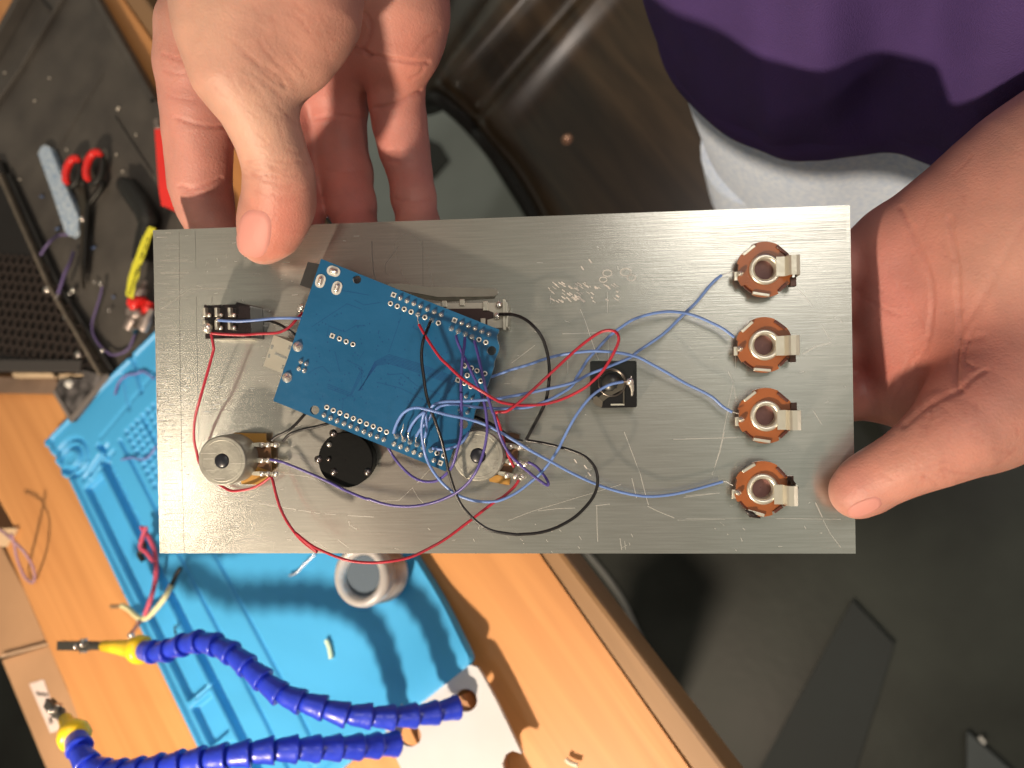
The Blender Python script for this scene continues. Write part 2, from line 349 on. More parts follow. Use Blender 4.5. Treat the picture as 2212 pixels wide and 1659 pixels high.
side = np.stack([bord, k0+ring_i, k0+nx, bord[nx]],-1)
mat_blue = mat('blue_silicone', (.055,.34,.66), .42, var=.05, vs=9, spec=.35, bump=.05, bs=400)
me = bpy.data.meshes.new('silicone_mat'); V3 = np.concatenate([verts,low]); base = np.array([mo.x,mo.y,DESK])
me.from_pydata((V3-base).tolist(), [], np.concatenate([fc,side]).tolist()); me.materials.append(mat_blue)
me.polygons.foreach_set('use_smooth', [True]*len(me.polygons)); me.update()
sm = bpy.data.objects.new('silicone_mat', me); COL.objects.link(sm); sm.location = base
if sum(p.normal.z for p in me.polygons) < 0: me.flip_normals()
tag(sm, 'light blue silicone soldering mat with moulded trays lying on the wooden desk', 'work mat')
# ================================================================== BLACK TRAY AND TOOLS
T = DESK+.004
blk = mat('charcoal_plastic', (.060,.055,.050), .55, var=.22, vs=30, bump=.35, bs=600, col2=(.085,.078,.068))
blk2 = mat('dark_plastic', (.018,.018,.018), .45, var=.3, vs=25)
tray = empty('tool_tray', P(150,400,DESK), 'charcoal plastic tool tray with raised rims holding the scissors', 'tray')
mb = MB(); mb.prism([P(*q,T) for q in [(67,-10),(210,-5),(352,226),(500,465),(560,700),(300,880),(236,812),(127,622),(20,384),(-60,240),(-8,128)]], (0,0,.0035)); mb.build('tray_floor', blk, tray)
def bar(pts, z0, w, h, name, m, par=None, label=None, bev=.001, build=True, mb=None):
    mb = mb or MB()
    for a, b in zip(pts[:-1], pts[1:]):
        a = P(*a, z0); b = P(*b, z0); d = (b-a); l = d.length; d.normalize(); s_ = UZ.cross(d)
        mb.box((a+b)/2+UZ*h/2, (d, s_, UZ), (l/2+w/2, w/2, h/2))
    return mb.build(name, m, par, label, bev) if build else mb
bar([(207,-20),(350,230),(500,470)], T, .005, .010, 'rim', blk, tray)
bar([(197,-10),(340,240),(480,470)], T, .0025, .004, 'rim', blk, tray)
bar([(72,-10),(-6,132)], T, .006, .012, 'rim', blk, tray)
bar([(142,0),(72,118)], T, .003, .005, 'rib', blk, tray)
bar([(72,118),(53,150),(-8,236)], T, .003, .005, 'rib', blk, tray)
bar([(88,0),(112,26)], T, .002, .004, 'rib', blk, tray)
bar([(223,158),(120,330)], T, .0015, .0008, 'rib', blk, tray)
bar([(250,255),(330,378)], T, .0025, .0016, 'rib', blk, tray)
rimm = mat('worn_rim', (.13,.11,.085), .5, var=.3, vs=60)
bar([(20,384),(127,622),(238,812)], T, .0030, .011, 'rim', rimm, tray)
bar([(30,384),(137,618),(252,800)], T, .0035, .006, 'rim', blk2, tray)
# ---- black case with the honeycomb grille
case = empty('speaker_box', P(60,700,DESK), 'black box with a honeycomb grille behind the tool tray', 'speaker')
mb = MB(); mb.prism([P(*q,DESK+.010) for q in [(-300,330),(0,345),(14,384),(122,622),(205,780),(202,800),(-300,808)]], (0,0,.009)); mb.build('body', mat('black_case',(.007,.0065,.006),.5,var=.3,vs=12), case)
grm = mat('grille_metal', (.055,.045,.04), .32, .4)
mb = MB()
pg = .0085
gx = (P(190,770,DESK)-P(0,745,DESK)); gx.z = 0; gx.normalize(); gy = UZ.cross(gx)
if gy.dot(P(50,560,DESK)-P(100,760,DESK)) < 0: gy = -gy
go_ = P(100,764,DESK+.012)
inside = lambda p: True
def topix(p):
    c = R.transposed() @ (p-CAM); return CX+F*c.x/-c.z, CY-F*c.y/-c.z
for j in range(0, 11):
    for i in range(-16, 14):
        c = go_ + gx*(i+.5*(j%2))*pg + gy*(j*pg*.866-.001)
        X, Y = topix(c)
        if X < -60 or Y < 520 or X > 60+ (Y-500)*.56+ -8: continue
        vs = []; fs = []
        for k in range(6):
            a = math.pi/6+k*math.pi/3; d = gx*math.cos(a)+gy*math.sin(a)
            vs += [c+d*pg*.575, c+d*pg*.455, c+d*pg*.455-UZ*.0016]
        for k in range(6):
            q = (k+1)%6; fs += [(k*3,q*3,q*3+1,k*3+1),(k*3+1,q*3+1,q*3+2,k*3+2)]
        mb.add(vs, fs, 0, False)
mb.build('honeycomb_grille', grm, case)
bar([(-60,790),(172,792)], DESK+.010, .0095, .004, 'base_band', mat('grey_band',(.045,.042,.04),.5), case)
sc_m = mat('screw_steel', (.6,.55,.5), .25, 1)
for q in ((172,767),(147,684),(104,627)):
    mb = MB(); mb.lathe(P(*q,DESK+.010), UZ, [(.0001,.0032),(.0022,.003),(.0032,.0015),(.0034,0)], 12); mb.build('screw', sc_m, case)
sp = mat('splintered_wood', (.55,.42,.27), .7, var=.2, vs=60)
slab('wood_strip', [(26,805),(112,806),(118,815),(30,816)], DESK+.012, .008, sp, 'longer pale wooden strip along the lower edge of the black box', 'wood strip')
slab('wood_strip', [(127,808),(180,808),(178,818),(128,819)], DESK+.012, .008, sp, 'shorter pale wooden strip next to the textured black corner piece', 'wood strip')
slab('brown_board', [(-80,812),(120,818),(128,846),(118,850),(-80,847)], DESK+.008, .006, mat('brown_board',(.17,.115,.08),.6,var=.3,vs=30), 'narrow brown board between the black box and the orange desk', 'board')
cp = empty('corner_block', P(170,850,DESK), 'speckled dark foam corner block beside the blue mat corner', 'foam block')
mb = MB(); mb.prism([P(*q,DESK+.012) for q in [(128,818),(180,800),(236,812),(156,912),(116,848)]], (0,0,.011)); mb.build('block', mat('foam',(.035,.033,.035),.8,var=.9,vs=110,bump=.8,bs=200,col2=(.15,.14,.14)), cp, bevel=.001)
bar([(232,815),(156,905)], DESK+.0125, .0045, .001, 'border', mat('grey_trim',(.15,.135,.125),.6), cp)
bar([(120,848),(154,905)], DESK+.0125, .0035, .001, 'border', MATS['grey_trim'], cp)
mb = MB(); mb.lathe(P(150,829,DESK+.0125), UZ, [(.0001,.003),(.0025,.0025),(.0035,0)], 12); mb.build('stud', mat('white_stud',(.6,.6,.56),.5), cp)
# ---- scissors
sci = empty('scissors', P(180,450,T), 'small scissors with red and black ring handles lying open on the tray', 'scissors')
redp = mat('red_plastic', (.72,.025,.022), .35, var=.08, vs=60); blkp = mat('black_rubber', (.010,.011,.010), .5)
for q, rx, ry, rot, lab in (((158,372),14,31,12,'left ring'),((205,362),17,34,10,'right ring')):
    pts = []; ptr = []
    for k in range(25):
        a = 2*math.pi*k/24; x = rx*math.cos(a); y = ry*math.sin(a); c_, s_ = math.cos(math.radians(rot)), math.sin(math.radians(rot))
        pts.append(P(q[0]+x*c_-y*s_, q[1]+x*s_+y*c_, T+.008))
        if 8 <= k <= 20: ptr.append(P(q[0]+x*c_*.98-y*s_-1, q[1]+x*s_+y*c_, T+.0115))
    h_ = MB().tube(pts, .0026, 8, cap=False).build('handle', blkp, sci)
    MB().tube(ptr, [.0018]+[.0031]*(len(ptr)-2)+[.0018], 8).build('red_grip', redp, h_)
bm_ = mat('blade_steel', (.16,.15,.12), .35, 1); bd_ = mat('blackened_steel', (.02,.02,.018), .4, .6)
MB().tube(spline([P(*q,T+.007) for q in [(213,392),(222,400),(205,425),(192,446),(187,500),(184,560),(182,612)]]), [.0028]*12+[.0024]*12+[.0022]*8+[.0016,.0012,.001,.0006,.0004], 6).build('blade', bd_, sci)
mb = MB(); mb.prism([P(*q,T+.006) for q in [(168,400),(180,402),(187,450),(186,540),(180,624),(176,618),(172,500),(172,450)]], (0,0,.0015)); mb.build('blade', bm_, sci)
MB().lathe(P(182,475,T+.006), UZ, [(.0001,.004),(.002,.0035),(.0028,.001),(.0028,0)], 12).build('pivot_screw', sc_m, sci)
# ---- paper strip with blue print
strip = empty('printed_strip', P(120,400,T), 'pale strip speckled with blue print lying beside the scissors', 'paper strip')
mb = MB(); mb.prism([P(*q,T+.006) for q in [(82,332),(88,318),(97,313),(108,318),(140,400),(170,470),(168,500),(151,511),(140,500),(110,410)]], (0,0,.005))
mb.build('strip', mat('print_paper',(.20,.38,.66),.6,var=.3,vs=330,col2=(.62,.70,.74)), strip, bevel=.002)
# ---- yellow label strip
ys = empty('yellow_strip', P(300,560,T), 'yellow paper strip with black handwriting at the left edge of the metal panel', 'paper strip')
mb = MB(); mb.prism([P(*q,T+.022) for q in [(321,489),(336,494),(334,503),(328,503),(314,547),(301,580),(300,594),(292,612),(287,646),(271,638),(277,600),(286,570),(292,556),(305,520)]], (0,0,.0006))
so_ = mb.build('strip', mat('yellow_paper',(.72,.70,.05),.6,var=.06,vs=60), ys)
def text(body, size, org, dx, dy, m, parent, name='writing', off=.0003, ext=.0001, warp=None):
    cu = bpy.data.curves.new(name,'FONT'); cu.body = body; cu.size = size; cu.extrude = ext; cu.align_y = 'CENTER'; cu.resolution_u = 2
    o = bpy.data.objects.new('tmp', cu); COL.objects.link(o); bpy.context.view_layer.update()
    me = bpy.data.meshes.new_from_object(o.evaluated_get(bpy.context.evaluated_depsgraph_get())); bpy.data.objects.remove(o)
    dx = Vector(dx).normalized(); nz_ = dx.cross(Vector(dy)).normalized(); dy = nz_.cross(dx)
    vs = [Vector(org)+dx*v.co.x+dy*v.co.y+nz_*(v.co.z+off) for v in me.vertices]; fs = [tuple(p.vertices) for p in me.polygons]
    bpy.data.meshes.remove(me)
    mb = MB(); mb.add(vs, fs, 0, False); return mb.build(name, m, parent)
bk = mat('marker_ink', (.02,.02,.01), .6)
a = P(279,637,T+.0222); b_ = P(295,588,T+.0222); text('Potentiometer', .0034, a, b_-a, UZ.cross(b_-a), bk, so_)
a = P(294,594,T+.0222); b_ = P(310,556,T+.0222); text('Wire', .0038, a, b_-a, UZ.cross(b_-a), bk, so_)
a = P(305,560,T+.0222); b_ = P(327,498,T+.0222); text('WP  out  IC', .0034, a, b_-a, UZ.cross(b_-a), bk, so_)
# ---- pliers with red grips
pl = empty('pliers', P(300,680,T), 'wire pliers with red sleeves and metal jaws beside the blue mat', 'pliers')
gm = mat('plier_steel', (.42,.36,.33), .4, .8, var=.2, vs=80)
for nm, pts, rr, m_ in (('jaw',[(312,606),(306,622),(300,645)],[.003,.0055,.004],gm),('red_sleeve',[(289,650),(298,656),(306,662)],[.006,.0075,.005],redp),('red_sleeve',[(324,652),(320,662),(321,674)],[.0035,.0045,.0035],redp),
    ('joint',[(284,672),(296,678),(300,690)],[.005,.006,.004],gm),('handle',[(288,690),(281,702),(276,712)],[.0042,.0040,.003],gm),('handle',[(328,668),(319,690),(308,714)],[.003,.0045,.0042],gm),('spring',[(290,712),(294,716)],[.003,.003],sc_m)):
    MB().tube(spline([P(*q,T+.010) for q in pts],4), [rr[0]]*4+[rr[1]]*(len(spline([Vector((0,0,0))]*len(pts),4))-5)+[rr[-1]], 8).build(nm, m_, pl)
# ---- red handled tool half behind the index finger
rt = empty('screwdriver', P(360,360,T), 'bright red square tool handle sticking out beside the index finger', 'tool')
mb = MB(); mb.prism([P(*q,T+.030) for q in [(334,279),(352,277),(378,280),(400,440),(372,447),(349,445),(343,410)]], (0,0,.014)); mb.build('handle', mat('red_grip',(.80,.035,.03),.45,var=.06,vs=40), rt, bevel=.002)
MB().tube([P(340,262,T+.02),P(342,279,T+.023)], .0025, 8).build('shaft', gm, rt)
# ---- black curved handle
bh = MB().tube(spline([P(*q,T+.008) for q in [(262,398),(276,402),(298,430),(314,455),(320,478),(312,520),(305,560)]]), [.002]+[.006]*6+[.0085]*18+[.007]*12, 10)
tag(bh.build('rubber_grip', blkp), 'black curved rubber handle behind the yellow strip', 'tool handle')
# ---- wire scraps
purp = mat('purple_scrap', (.12,.09,.22), .45); tin = mat('tin', (.75,.73,.68), .22, 1)
k1 = empty('wire_scrap', P(100,520,T), 'purple wire offcut arching over the rim of the black box', 'wire')
MB().tube(spline([P(*px('L',*q),T+z) for q,z in [((330,630),.014),((400,530),.016),((480,470),.008),((560,465),.004)]]), .0011, 6).build('insulation', purp, k1)
k1 = empty('wire_scrap', P(140,600,T), 'straight purple wire offcut with a bare tip lying on the grille', 'wire')
MB().tube(spline([P(*px('L',*q),T+z) for q,z in [((475,950),.016),((530,780),.016),((575,690),.012),((600,610),.005)]]), .0014, 6).build('insulation', purp, k1)
MB().tube([P(*px('L',*q),T+.016) for q in [(475,950),(458,990)]], .0011, 6).build('bare_tip', tin, k1)
k1 = empty('wire_scrap', P(200,700,T), 'long looping purple wire offcut between the tray and the blue mat', 'wire')
MB().tube(spline([P(*px('L',*q),T+.005) for q in [(835,880),(820,960),(790,1060),(755,1180),(760,1270),(810,1360),(900,1440),(970,1440),(1050,1395),(1105,1270)]]), .0009, 6).build('insulation', purp, k1)
for q in ((826,870),(840,1415)): MB().ball(P(*px('L',*q),T+.006), .0020).build('bare_tip', tin, k1)
for q, d in (((455,420),(30,-8)),((740,575),(40,-8)),((920,970),(14,10)),((330,150),(22,6))):
    MB().tube([P(*px('L',*q),T+.002), P(*px('L',q[0]+d[0],q[1]+d[1]),T+.002)], .0008, 5).build('insulation', mat('blue_scrap',(.10,.16,.32),.5), k1)
ins = mat('white_crumb', (.62,.58,.50), .6)
CL = ['largest pale crumb lying in the middle of the charcoal tray','pale crumb right of the scissor rings near the red handle','pale crumb on the tray just above the left scissor ring','pale crumb in the upper left part of the charcoal tray','faint crumb on the tray next to the top of the red handle','bluish crumb high up on the charcoal tray','pale crumb at the left picture edge on the tray','pale crumb just above the right scissor ring','pale crumb at the left picture edge beside the printed strip']
for i, (x, y) in enumerate([(1020,940),(1060,1480),(575,1295),(300,870),(1175,1165),(425,676),(40,628),(1005,1335),(170,1550)]):
    p = P(*px('M',x,y),T+.001); a = random.random()*3; d = Vector((math.cos(a),math.sin(a),0)); l = .0030 if i == 0 else .0016
    tag(MB().tube([p-d*l/2, p+d*l/2], .0011 if i == 0 else .0007, 6).build('wire_crumb', ins), CL[i], 'crumb', 'crumbs scattered on the tray')
SL = ['left one of two touching solder balls below the printed strip','right one of two touching solder balls below the printed strip','solder ball on the black box left of the rim','solder ball above the looping purple wire','solder ball below the looping purple wire start near the pliers']
for i,(x,y,r_) in enumerate([(151,635,.0018),(158,627,.0022),(48,632,.0018),(205,610,.0013),(236,671,.0013)]):
    tag(MB().ball(P(x,y,T+.004), r_).build('solder_ball', tin), SL[i], 'solder ball', 'solder balls near the scissors')
# wires on the mat
zt = DESK+.011
yw = empty('wire_scrap', P(320,1280,zt), 'cream and black wire piece curving over the edge of the blue mat', 'wire')
MB().tube(spline([P(*px('J',*q),zt+z) for q,z in [((1360,205),.006),((1310,300),.006),((1250,380),.005),((1180,455),.005),((1130,475),.004),((1080,455),.003),((1020,400),.001),((965,370),0)]]), .0019, 8).build('insulation', mat('cream_wire',(.62,.60,.34),.45), yw)
MB().tube(spline([P(*px('J',*q),zt+.006) for q in [(1430,70),(1395,130),(1360,205)]]), .0016, 8).build('black_sleeve', blkp, yw)
MB().tube([P(*px('J',*q),zt) for q in [(965,370),(920,378),(880,376)]], .0015, 6).build('bare_tip', mat('dull_tip',(.42,.30,.18),.4,.7), yw)
rw = empty('wire_scrap', P(320,1250,zt), 'red and black twisted wire piece lying across the blue mat edge', 'wire')
MB().tube(spline([P(*px('J',*q),zt+.008) for q in [(1120,-250),(1175,-180),(1225,-60),(1238,80),(1225,200),(1190,330),(1145,450)]]), .0016, 8).build('insulation', mat('pink_red_wire',(.50,.07,.13),.45), rw)
MB().tube(spline([P(*px('J',*q),zt+.006) for q in [(1110,490),(1080,535),(1040,590)]]), .0014, 8).build('black_sleeve', mat('brown_wire',(.10,.03,.03),.45), rw)
MB().ball(P(*px('J',1038,605),zt+.006), .0024).build('bare_tip', tin, rw)
MB().tube(spline([P(*px('K',*q),zt+.012) for q in [(1195,1400),(1160,1500),(1150,1570),(1200,1610),(1250,1680)]]), .0015, 8).build('loose_end', mat('pink_red_wire',(.5,.07,.13)), rw)
MB().tube(spline([P(*px('K',*q),zt+.010) for q in [(1150,1500),(1180,1560),(1140,1620),(1170,1670)]]), .0020, 8).build('black_sleeve', blkp, rw)
lw = MB().tube(spline([P(*px('Q',*q),DESK+z) for q,z in [((-40,380),.03),((20,400),.03),((100,470),.03),((200,570),.025),((265,680),.015),((285,760),.006),((270,815),.003),((230,800),.003),((190,750),.006),((140,620),.02),((112,480),.03),((90,420),.034)]]), .0011, 6)
tag(lw.build('wire_scrap', mat('lilac_wire',(.33,.20,.26),.5)), 'lilac wire loop hanging over the bare wood at the far left', 'wire')
mw_ = MB().tube(spline([P(*px('K',*q),zt) for q in [(940,320),(970,220),(1040,160),(1110,150),(1170,130),(1260,190)]]), .0009, 6)
tag(mw_.build('wire_scrap', mat('violet_wire',(.16,.16,.42),.5)), 'thin violet wire curl lying on the upper corner of the blue mat', 'wire')
mw_ = MB().tube(spline([P(*px('K',*q),zt) for q in [(990,850),(1080,835),(1160,850),(1220,820),(1275,740)]]), .0007, 6)
tag(mw_.build('wire_scrap', MATS['violet_wire']), 'thin violet wire curl lying beside the dimpled part of the mat', 'wire')
mw_ = MB().tube(spline([P(*px('I',*q),zt) for q in [(510,755),(528,790),(540,840),(545,885)]]), .0016, 6)
tag(mw_.build('wire_scrap', mat('pale_green_wire',(.55,.72,.55),.5)), 'short pale green wire offcut in the middle of the mat', 'wire')
mw_ = MB().tube(spline([P(*px('I',*q),zt) for q in [(250,300),(300,280),(350,225),(400,180),(430,150)]]), .0008, 6)
tag(mw_.build('wire_scrap', mat('grey_wire',(.35,.42,.50),.3,.5)), 'fine grey wire with a shiny bend beside the clear jar', 'wire')
mw_ = MB().tube(spline([P(*px('I',*q),DESK+.004) for q in [(2200-548,1650),(2205,1598),(2240,1625),(2290,1640)]][1:]), .0013, 6)
tag(mw_.build('wire_scrap', mat('cream_bit',(.62,.56,.45),.5)), 'cream wire offcut on the bare wood near the bottom edge', 'wire')
tag(MB().tube(spline([P(*px('J',*q),DESK+.012) for q in [(1392,600),(1385,560),(1390,525)]]), .0008, 6).build('wire_scrap', blkp), 'tiny black wire end standing beside the blue gooseneck', 'wire')
# ---- clear jar
jar = empty('plastic_jar', P(825,1235,zt), 'clear frosted plastic jar standing on the blue mat under the panel', 'jar')
frost = mat('frosted_plastic', (.80,.77,.75), .30, trans=.55, var=.1, vs=60, bump=.3, bs=120)
jc = P(818,1236,zt); J = P(777,1244,zt+.030); jc = Vector((J.x, J.y, zt))
JR = .0172
MB().lathe(jc, UZ, [(JR*.8,0),(JR*.97,.002),(JR,.006),(JR,.020),(JR*.93,.022),(JR*1.04,.0235),(JR*1.07,.026),(JR*1.04,.029),(JR*.92,.0303),(JR*.84,.030),(JR*.74,.0288),(JR*.70,.026),(JR*.66,.010),(.001,.009)], 40).build('jar_body', frost, jar)
MB().lathe(jc, UZ, [(JR*.685,.0255),(.0001,.0255)], 30, cap=False).build('contents', mat('slate_content',(.085,.12,.16),.5), jar)
lab_m = mat('jar_label', (.40,.26,.20), .6, var=.5, vs=90, col2=(.62,.58,.52))
MB().lathe(jc, UZ, [(JR*1.012,.0045),(JR*1.012,.0195)], 40, cap=False).build('paper_label', lab_m, jar)
# ---- helping hand: base, goosenecks, clips
hh = empty('helping_hand', P(1000,1600,DESK), 'white soldering stand with two blue segmented gooseneck arms and yellow nozzles', 'soldering stand')
white = mat('white_plate', (.46,.47,.49), .5, var=.06, vs=20)
BZ = DESK+.016
def circ(cx, cy, r, z, n=20): return [P(cx+r*math.cos(2*math.pi*k/n), cy+r*math.sin(2*math.pi*k/n), z) for k in range(n)]
bpoly = [(866,1522),(940,1480),(1002,1444),(1016,1436),(1030,1441),(1040,1455),(1075,1520),(1127,1629),(1108,1622),(1092,1630),(1085,1650),(1092,1690),(1150,1800),(900,1800),(880,1690),(853,1632),(827,1562),(832,1556),(858,1562),(862,1545)]
mb = MB(); mb.prism([P(*q,BZ) for q in bpoly], (0,0,.003), holes=[circ(1006,1513,25,BZ), circ(886,1589,24,BZ)]); mb.build('base_plate', white, hh, bevel=.0008)
mb = MB(); mb.prism([P(*q,BZ-.003) for q in [(900,1560),(1000,1500),(1080,1640),(1100,1780),(930,1780)]], (0,0,.012)); mb.build('base_foot', mat('brown_foot',(.36,.17,.07),.5), hh)
lb_ = mat('gooseneck_blue', (.016,.04,.50), .36, var=.12, vs=120, bump=.2, bs=500, coat=.15, spec=.5); yel = mat('nozzle_yellow', (.86,.58,.015), .32, coat=.2)
cl = mat('clip_steel', (.12,.115,.10), .35, .8)
def arm(path, n, r0, nozzle, clip, label):
    pts = spline([P(x,y,z) for x,y,z in path], 12); Ls = [0]
    for a, b in zip(pts[:-1], pts[1:]): Ls.append(Ls[-1]+(b-a).length)
    def at(s):
        s = min(max(s,0),Ls[-1]-1e-6); i = max(k for k in range(len(Ls)) if Ls[k] <= s); i = min(i,len(pts)-2)
        return pts[i].lerp(pts[i+1], (s-Ls[i])/max(1e-9,Ls[i+1]-Ls[i])), (pts[i+1]-pts[i]).normalized()
    core = MB().tube(pts, r0*.55, 8).build('gooseneck_arm', lb_, hh, label)
    st = Ls[-1]/n
    for k in range(n):
        c, _ = at((k+.5)*st); a, _ = at(k*st); b, _ = at((k+1)*st); d = (b-a).normalized()
        # bell: bulb (towards the base) and flared socket (towards the tip)
        pr = [(r0*.55,-.60),(r0*.70,-.55),(r0*.80,-.42),(r0*.88,-.25),(r0*.92,-.05),(r0*.97,.12),(r0*1.05,.28),(r0*1.09,.40),(r0*1.07,.46),(r0*.98,.475),(r0*.72,.46)]
        pr = [(a_,-b__) for a_,b__ in pr][::-1]
        MB().lathe(c, d, [(r_, h_*st) for r_, h_ in pr], 20).build('hose_segment', lb_, core)
    e, d = at(Ls[-1]); d = (P(*nozzle)-e).normalized(); ln = (P(*nozzle)-e).length
    nz_o = MB().lathe(e, d, [(r0*.9,-.003),(r0*1.28,-.002),(r0*1.30,.002),(r0*1.1,.005),(r0*.85,.009),(r0*.66,ln*.6),(r0*.52,ln),(r0*.3,ln)], 24).build('nozzle', yel, core)
    q = P(*nozzle); c2 = P(*clip); d2 = (c2-q).normalized(); L_ = (c2-q).length; s_ = d2.cross(UZ).normalized(); w_ = s_.cross(d2)
    mb = MB(); mb.tube([q-d2*.003, q+d2*L_*.30], .0028, 8)
    mb.box(q+d2*L_*.62+w_*.0014, (d2,s_,w_), (L_*.36,.0028,.0011)); mb.box(q+d2*L_*.62-w_*.0016, (d2,s_,w_), (L_*.38,.0026,.0010))
    mb.build('alligator_clip', cl, core, bevel=.0005)
    mb = MB(); mb.lathe(q+d2*L_*.45, s_, [(.0022,-.0042),(.0022,.0042)], 10); mb.ball(q+d2*L_*.50+w_*.0036, .0017); mb.ball(q+d2*L_*.38+w_*.0030+s_*.001, .0016); mb.build('clip_spring', sc_m, core)
A1 = [(990,1527,DESK+.024),(936,1540,DESK+.036),(888,1546,DESK+.046),(836,1549,DESK+.056),(787,1546,DESK+.064),(744,1543,DESK+.070),(695,1528,DESK+.075),(649,1515,DESK+.079),(600,1494,DESK+.082),(567,1467,DESK+.083),(540,1444,DESK+.083),(505,1415,DESK+.083),(464,1393,DESK+.082),(426,1387,DESK+.081),(386,1396,DESK+.080),(344,1408,DESK+.078),(303,1403,DESK+.076)]
arm(A1, 17, .0064, (224,1395,DESK+.072), (128,1394,DESK+.068), 'upper arm with its clip over the wood')
A2 = [(858,1606,DESK+.024),(805,1611,DESK+.038),(759,1614,DESK+.050),(710,1616,DESK+.060),(662,1618,DESK+.070),(616,1619,DESK+.078),(567,1623,DESK+.085),(500,1633,DESK+.093),(430,1643,DESK+.099),(345,1658,DESK+.104),(270,1668,DESK+.107),(218,1664,DESK+.108),(185,1643,DESK+.108),(172,1616,DESK+.106),(161,1590,DESK+.102)]
arm(A2, 17, .0069, (140,1552,DESK+.096), (104,1517,DESK+.090), 'lower arm curling up at the left corner')
# ================================================================== HELD PANEL WITH ELECTRONICS
mod = empty('synth_panel', None, 'rectangular aluminium panel carrying a blue circuit board, jacks, knobs and wires', 'electronics panel', mw=PM)
def loc(u, v, h=0): return PM @ Vector((u, v, h*.001))
UX = (PM.to_3x3() @ Vector((1,0,0))).normalized(); UY = (PM.to_3x3() @ Vector((0,1,0))).normalized()
# plate material: brushed aluminium
am = bpy.data.materials.new('brushed_aluminium'); am.use_nodes = True; MATS['alu'] = am
n = am.node_tree.nodes; L = am.node_tree.links; b = n['Principled BSDF']; co = n.new('ShaderNodeTexCoord')
def nz_(sc, scale3, det=6):
    mp = n.new('ShaderNodeMapping'); mp.inputs['Scale'].default_value = scale3; t = n.new('ShaderNodeTexNoise'); t.inputs['Scale'].default_value = sc; t.inputs['Detail'].default_value = det
    L.new(co.outputs['Object'], mp.inputs[0]); L.new(mp.outputs[0], t.inputs['Vector']); return t.outputs['Fac']
fine = nz_(60, (1,28,1)); spots = nz_(620,(1,1,1),3); big = nz_(11,(1,.6,1),3); band = nz_(14,(2.2,.18,1),2)
ad = n.new('ShaderNodeMath'); ad.operation = 'ADD'; L.new(fine, ad.inputs[0]); 
ml = n.new('ShaderNodeMath'); ml.operation = 'MULTIPLY'; L.new(spots, ml.inputs[0]); ml.inputs[1].default_value = .55; L.new(ml.outputs[0], ad.inputs[1])
bp = n.new('ShaderNodeBump'); bp.inputs['Strength'].default_value = .20; bp.inputs['Distance'].default_value = .0001; L.new(ad.outputs[0], bp.inputs['Height']); L.new(bp.outputs[0], b.inputs['Normal'])
r = n.new('ShaderNodeMapRange'); L.new(big, r.inputs[0]); r.inputs[3].default_value = .17; r.inputs[4].default_value = .34; L.new(r.outputs[0], b.inputs['Roughness'])
cr2 = n.new('ShaderNodeValToRGB'); cr2.color_ramp.elements[0].position = .35; cr2.color_ramp.elements[1].position = .65
cr2.color_ramp.elements[0].color = (.48,.475,.435,1); cr2.color_ramp.elements[1].color = (.55,.545,.505,1); L.new(fine, cr2.inputs[0]); L.new(cr2.outputs[0], b.inputs['Base Color'])
b.inputs['Metallic'].default_value = .93; b.inputs['Anisotropic'].default_value = .6; b.inputs['Anisotropic Rotation'].default_value = .25
tg = n.new('ShaderNodeTangent'); tg.direction_type = 'RADIAL'; tg.axis = 'Y'
L.new(tg.outputs[0], b.inputs['Tangent'])
edge_m = mat('cut_edge', (.55,.52,.48), .4, 1)
mb = MB(); pts = [loc(0,0),loc(PW,0),loc(PW,PHH),loc(0,PHH)]; mb.prism(pts, PN*.0016)
plate = mb.build('panel_plate', [am], mod, bevel=.0003)
# marks on the plate
scr = mat('scratch', (.66,.64,.59), .35, .7); pen = mat('pencil_line', (.12,.12,.11), .55); chalk = mat('scuff', (.62,.58,.53), .55, .45)
def ribbon(mb, pts, w, h=.03):
    q = [PMI @ PL(x,y,h) for x,y in pts]; q = [Vector((p.x,p.y,h*.001)) for p in q]
    vs = []
    for i, p in enumerate(q):
        t = q[min(i+1,len(q)-1)]-q[max(i-1,0)]; s_ = Vector((-t.y,t.x,0)).normalized()*w*.0005; vs += [PM@(p+s_), PM@(p-s_)]
    mb.add(vs, [(2*i,2*i+1,2*i+3,2*i+2) for i in range(len(q)-1)], 0, False)
ms, mp_, mc = MB(), MB(), MB()
rnd = random.Random(3)
for i in range(60):
    y = 505+i*11.5+rnd.uniform(-4,4); x = 338+ (y-500)*.02 + rnd.choice([0,0,2,6,20]); l = rnd.choice([8,14,22,30,40,60])*rnd.uniform(.6,1.1)
    ribbon(ms, [(x,y),(x+l,y+rnd.uniform(-1,1))], rnd.uniform(.08,.22))
for i in range(150):
    x = rnd.uniform(345,640) if i < 95 else rnd.uniform(640,1830); y = rnd.uniform(500,1190); l = rnd.uniform(2,14); a = rnd.gauss(0,.12) if rnd.random() < .7 else rnd.uniform(0,3.1)
    ribbon(ms, [(x,y),(x+l*math.cos(a),y+l*math.sin(a))], rnd.uniform(.08,.2))
for i in range(45):
    x = 396+rnd.uniform(-9,6) if i < 22 else rnd.uniform(880,1830); y = rnd.uniform(780,1090) if i < 22 else rnd.uniform(1130,1192); l = rnd.uniform(3,9); a = 0 if i < 22 else rnd.uniform(.6,1.3)
    ribbon(ms, [(x,y),(x+l*math.cos(a),y+l*math.sin(a))], .2)
